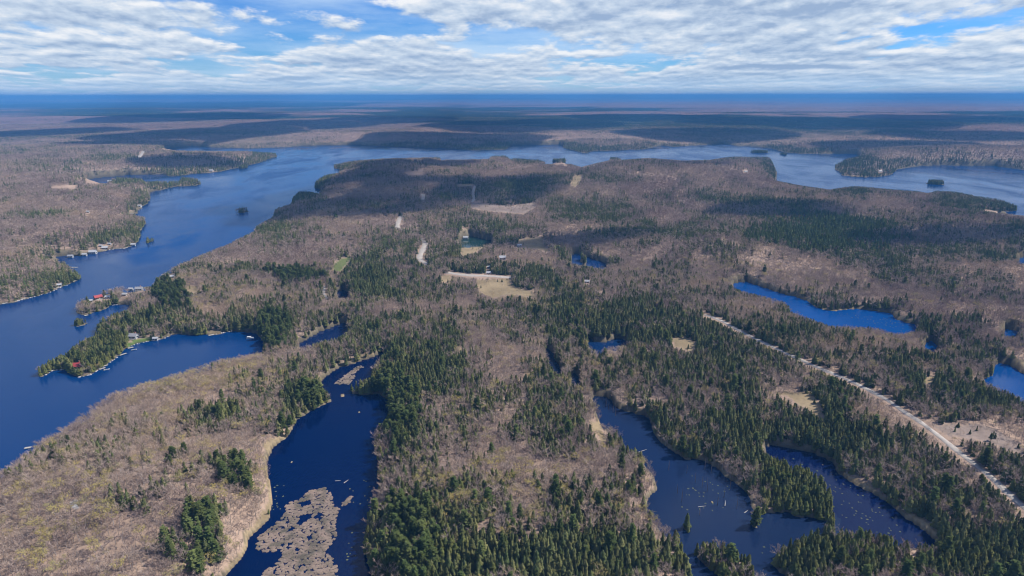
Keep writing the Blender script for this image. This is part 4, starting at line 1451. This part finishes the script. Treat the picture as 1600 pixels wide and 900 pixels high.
for li_, line in enumerate(SH):
    kn = 0
    for a, b in zip(line[:-1], line[1:]):
        n = max(2, int(math.hypot(b[0] - a[0], b[1] - a[1]) / 4))
        for q in range(n):
            f = (q + g.random()) / n
            x_, y_ = a[0] + (b[0] - a[0]) * f, a[1] + (b[1] - a[1]) * f - .3
            sc_ = g.uniform(.6, 1.5)
            kn += 1
            link('shore_rock', rocks[kk % 3], None, tuple(at0(x_, y_)), g.random() * 6, (sc_, sc_, sc_ * .8), label='%s pale grey rock in the line %s' % (ordinal(kn), SHN[li_]), category='rock', group='rocks along the lake shore')
            kk += 1

# ------------------------------------------------------------------ clouds overhead, above the top of the picture; they shade the land below
cm_, ct, co = new_mat('cloud_vapour')
cv = ct.node('ShaderNodeVolumePrincipled')
cv.inputs['Color'].default_value = (0.95, 0.95, 0.95, 1)
cv.inputs['Density'].default_value = 0.02
ct.l.new(cv.outputs[0], co.inputs['Volume'])
CLOUDS = [(560, 288, 80, 22), (700, 300, 60, 16), (450, 322, 40, 12), (790, 296, 60, 14), (930, 374, 60, 7), (650, 262, 70, 8), (340, 205, 120, 8), (820, 196, 140, 7), (1260, 192, 170, 6), (1520, 214, 120, 7), (80, 205, 90, 6), (620, 184, 90, 4), (1480, 186, 120, 4), (1000, 182, 100, 4), (300, 182, 120, 4), (700, 214, 130, 6), (1100, 210, 120, 5), (200, 222, 80, 5), (1400, 225, 110, 5), (480, 194, 90, 5), (1050, 262, 70, 7), (1230, 330, 70, 9), (300, 250, 60, 5), (1480, 372, 110, 10), (560, 318, 120, 14)]
import bmesh
CLV, CLF = [], []
tmp = bmesh.new()
bmesh.ops.create_icosphere(tmp, subdivisions=3, radius=1.0)
SV = np.array([v.co[:] for v in tmp.verts])
SF = [tuple(v.index for v in f.verts) for f in tmp.faces]
tmp.free()
ALT = 1900.0
for ci_, (a, b, hx_, hy_) in enumerate(CLOUDS):
    p = at(a, b)
    d0, d1 = at0(a, b - hy_), at0(a, b + hy_)
    ry_ = min((d0[1] - d1[1]) / 2, 1500)
    rx_ = metres(a, b, hx_)
    cpos = p + to_sun * ((ALT - p[2]) / to_sun[2])
    n = SV.copy()
    bumpy = 1 + .55 * (fbm(n[:, 0] * 3 + ci_ * 7, n[:, 1] * 3 + n[:, 2] * 2, 1.2, 4, ci_) - .5)
    n = n * bumpy[:, None] * np.array([rx_, ry_, 170.0]) * 1.15
    n[:, 2] = np.maximum(n[:, 2], -60)
    o_ = len(CLV)
    CLV += (n + cpos).tolist()
    CLF += [tuple(q + o_ for q in f) for f in SF]
link('clouds', mesh_from('clouds', CLV, CLF, [cm_]), kind='stuff', label='broken cumulus clouds overhead')

# ------------------------------------------------------------------ haze
hv, ht, hout = new_mat('haze_air')
pv = ht.node('ShaderNodeVolumePrincipled')
pv.inputs['Color'].default_value = (0.13, 0.42, 0.88, 1)
pv.inputs['Density'].default_value = 7.5e-5
pv.inputs['Anisotropy'].default_value = 0.0
ht.l.new(pv.outputs[0], hout.inputs['Volume'])
HB = 90000.0
hz0, hz1 = -3.0, CAM_H + 74.0
Vb = [(-HB, -2000, hz0), (HB, -2000, hz0), (HB, HB, hz0), (-HB, HB, hz0), (-HB, -2000, hz1), (HB, -2000, hz1), (HB, HB, hz1), (-HB, HB, hz1)]
Fb = [(3, 2, 1, 0), (4, 5, 6, 7), (0, 1, 5, 4), (1, 2, 6, 5), (2, 3, 7, 6), (3, 0, 4, 7)]
link('haze', mesh_from('haze', Vb, Fb, [hv]), kind='stuff', label='pale blue summer haze over the far country')
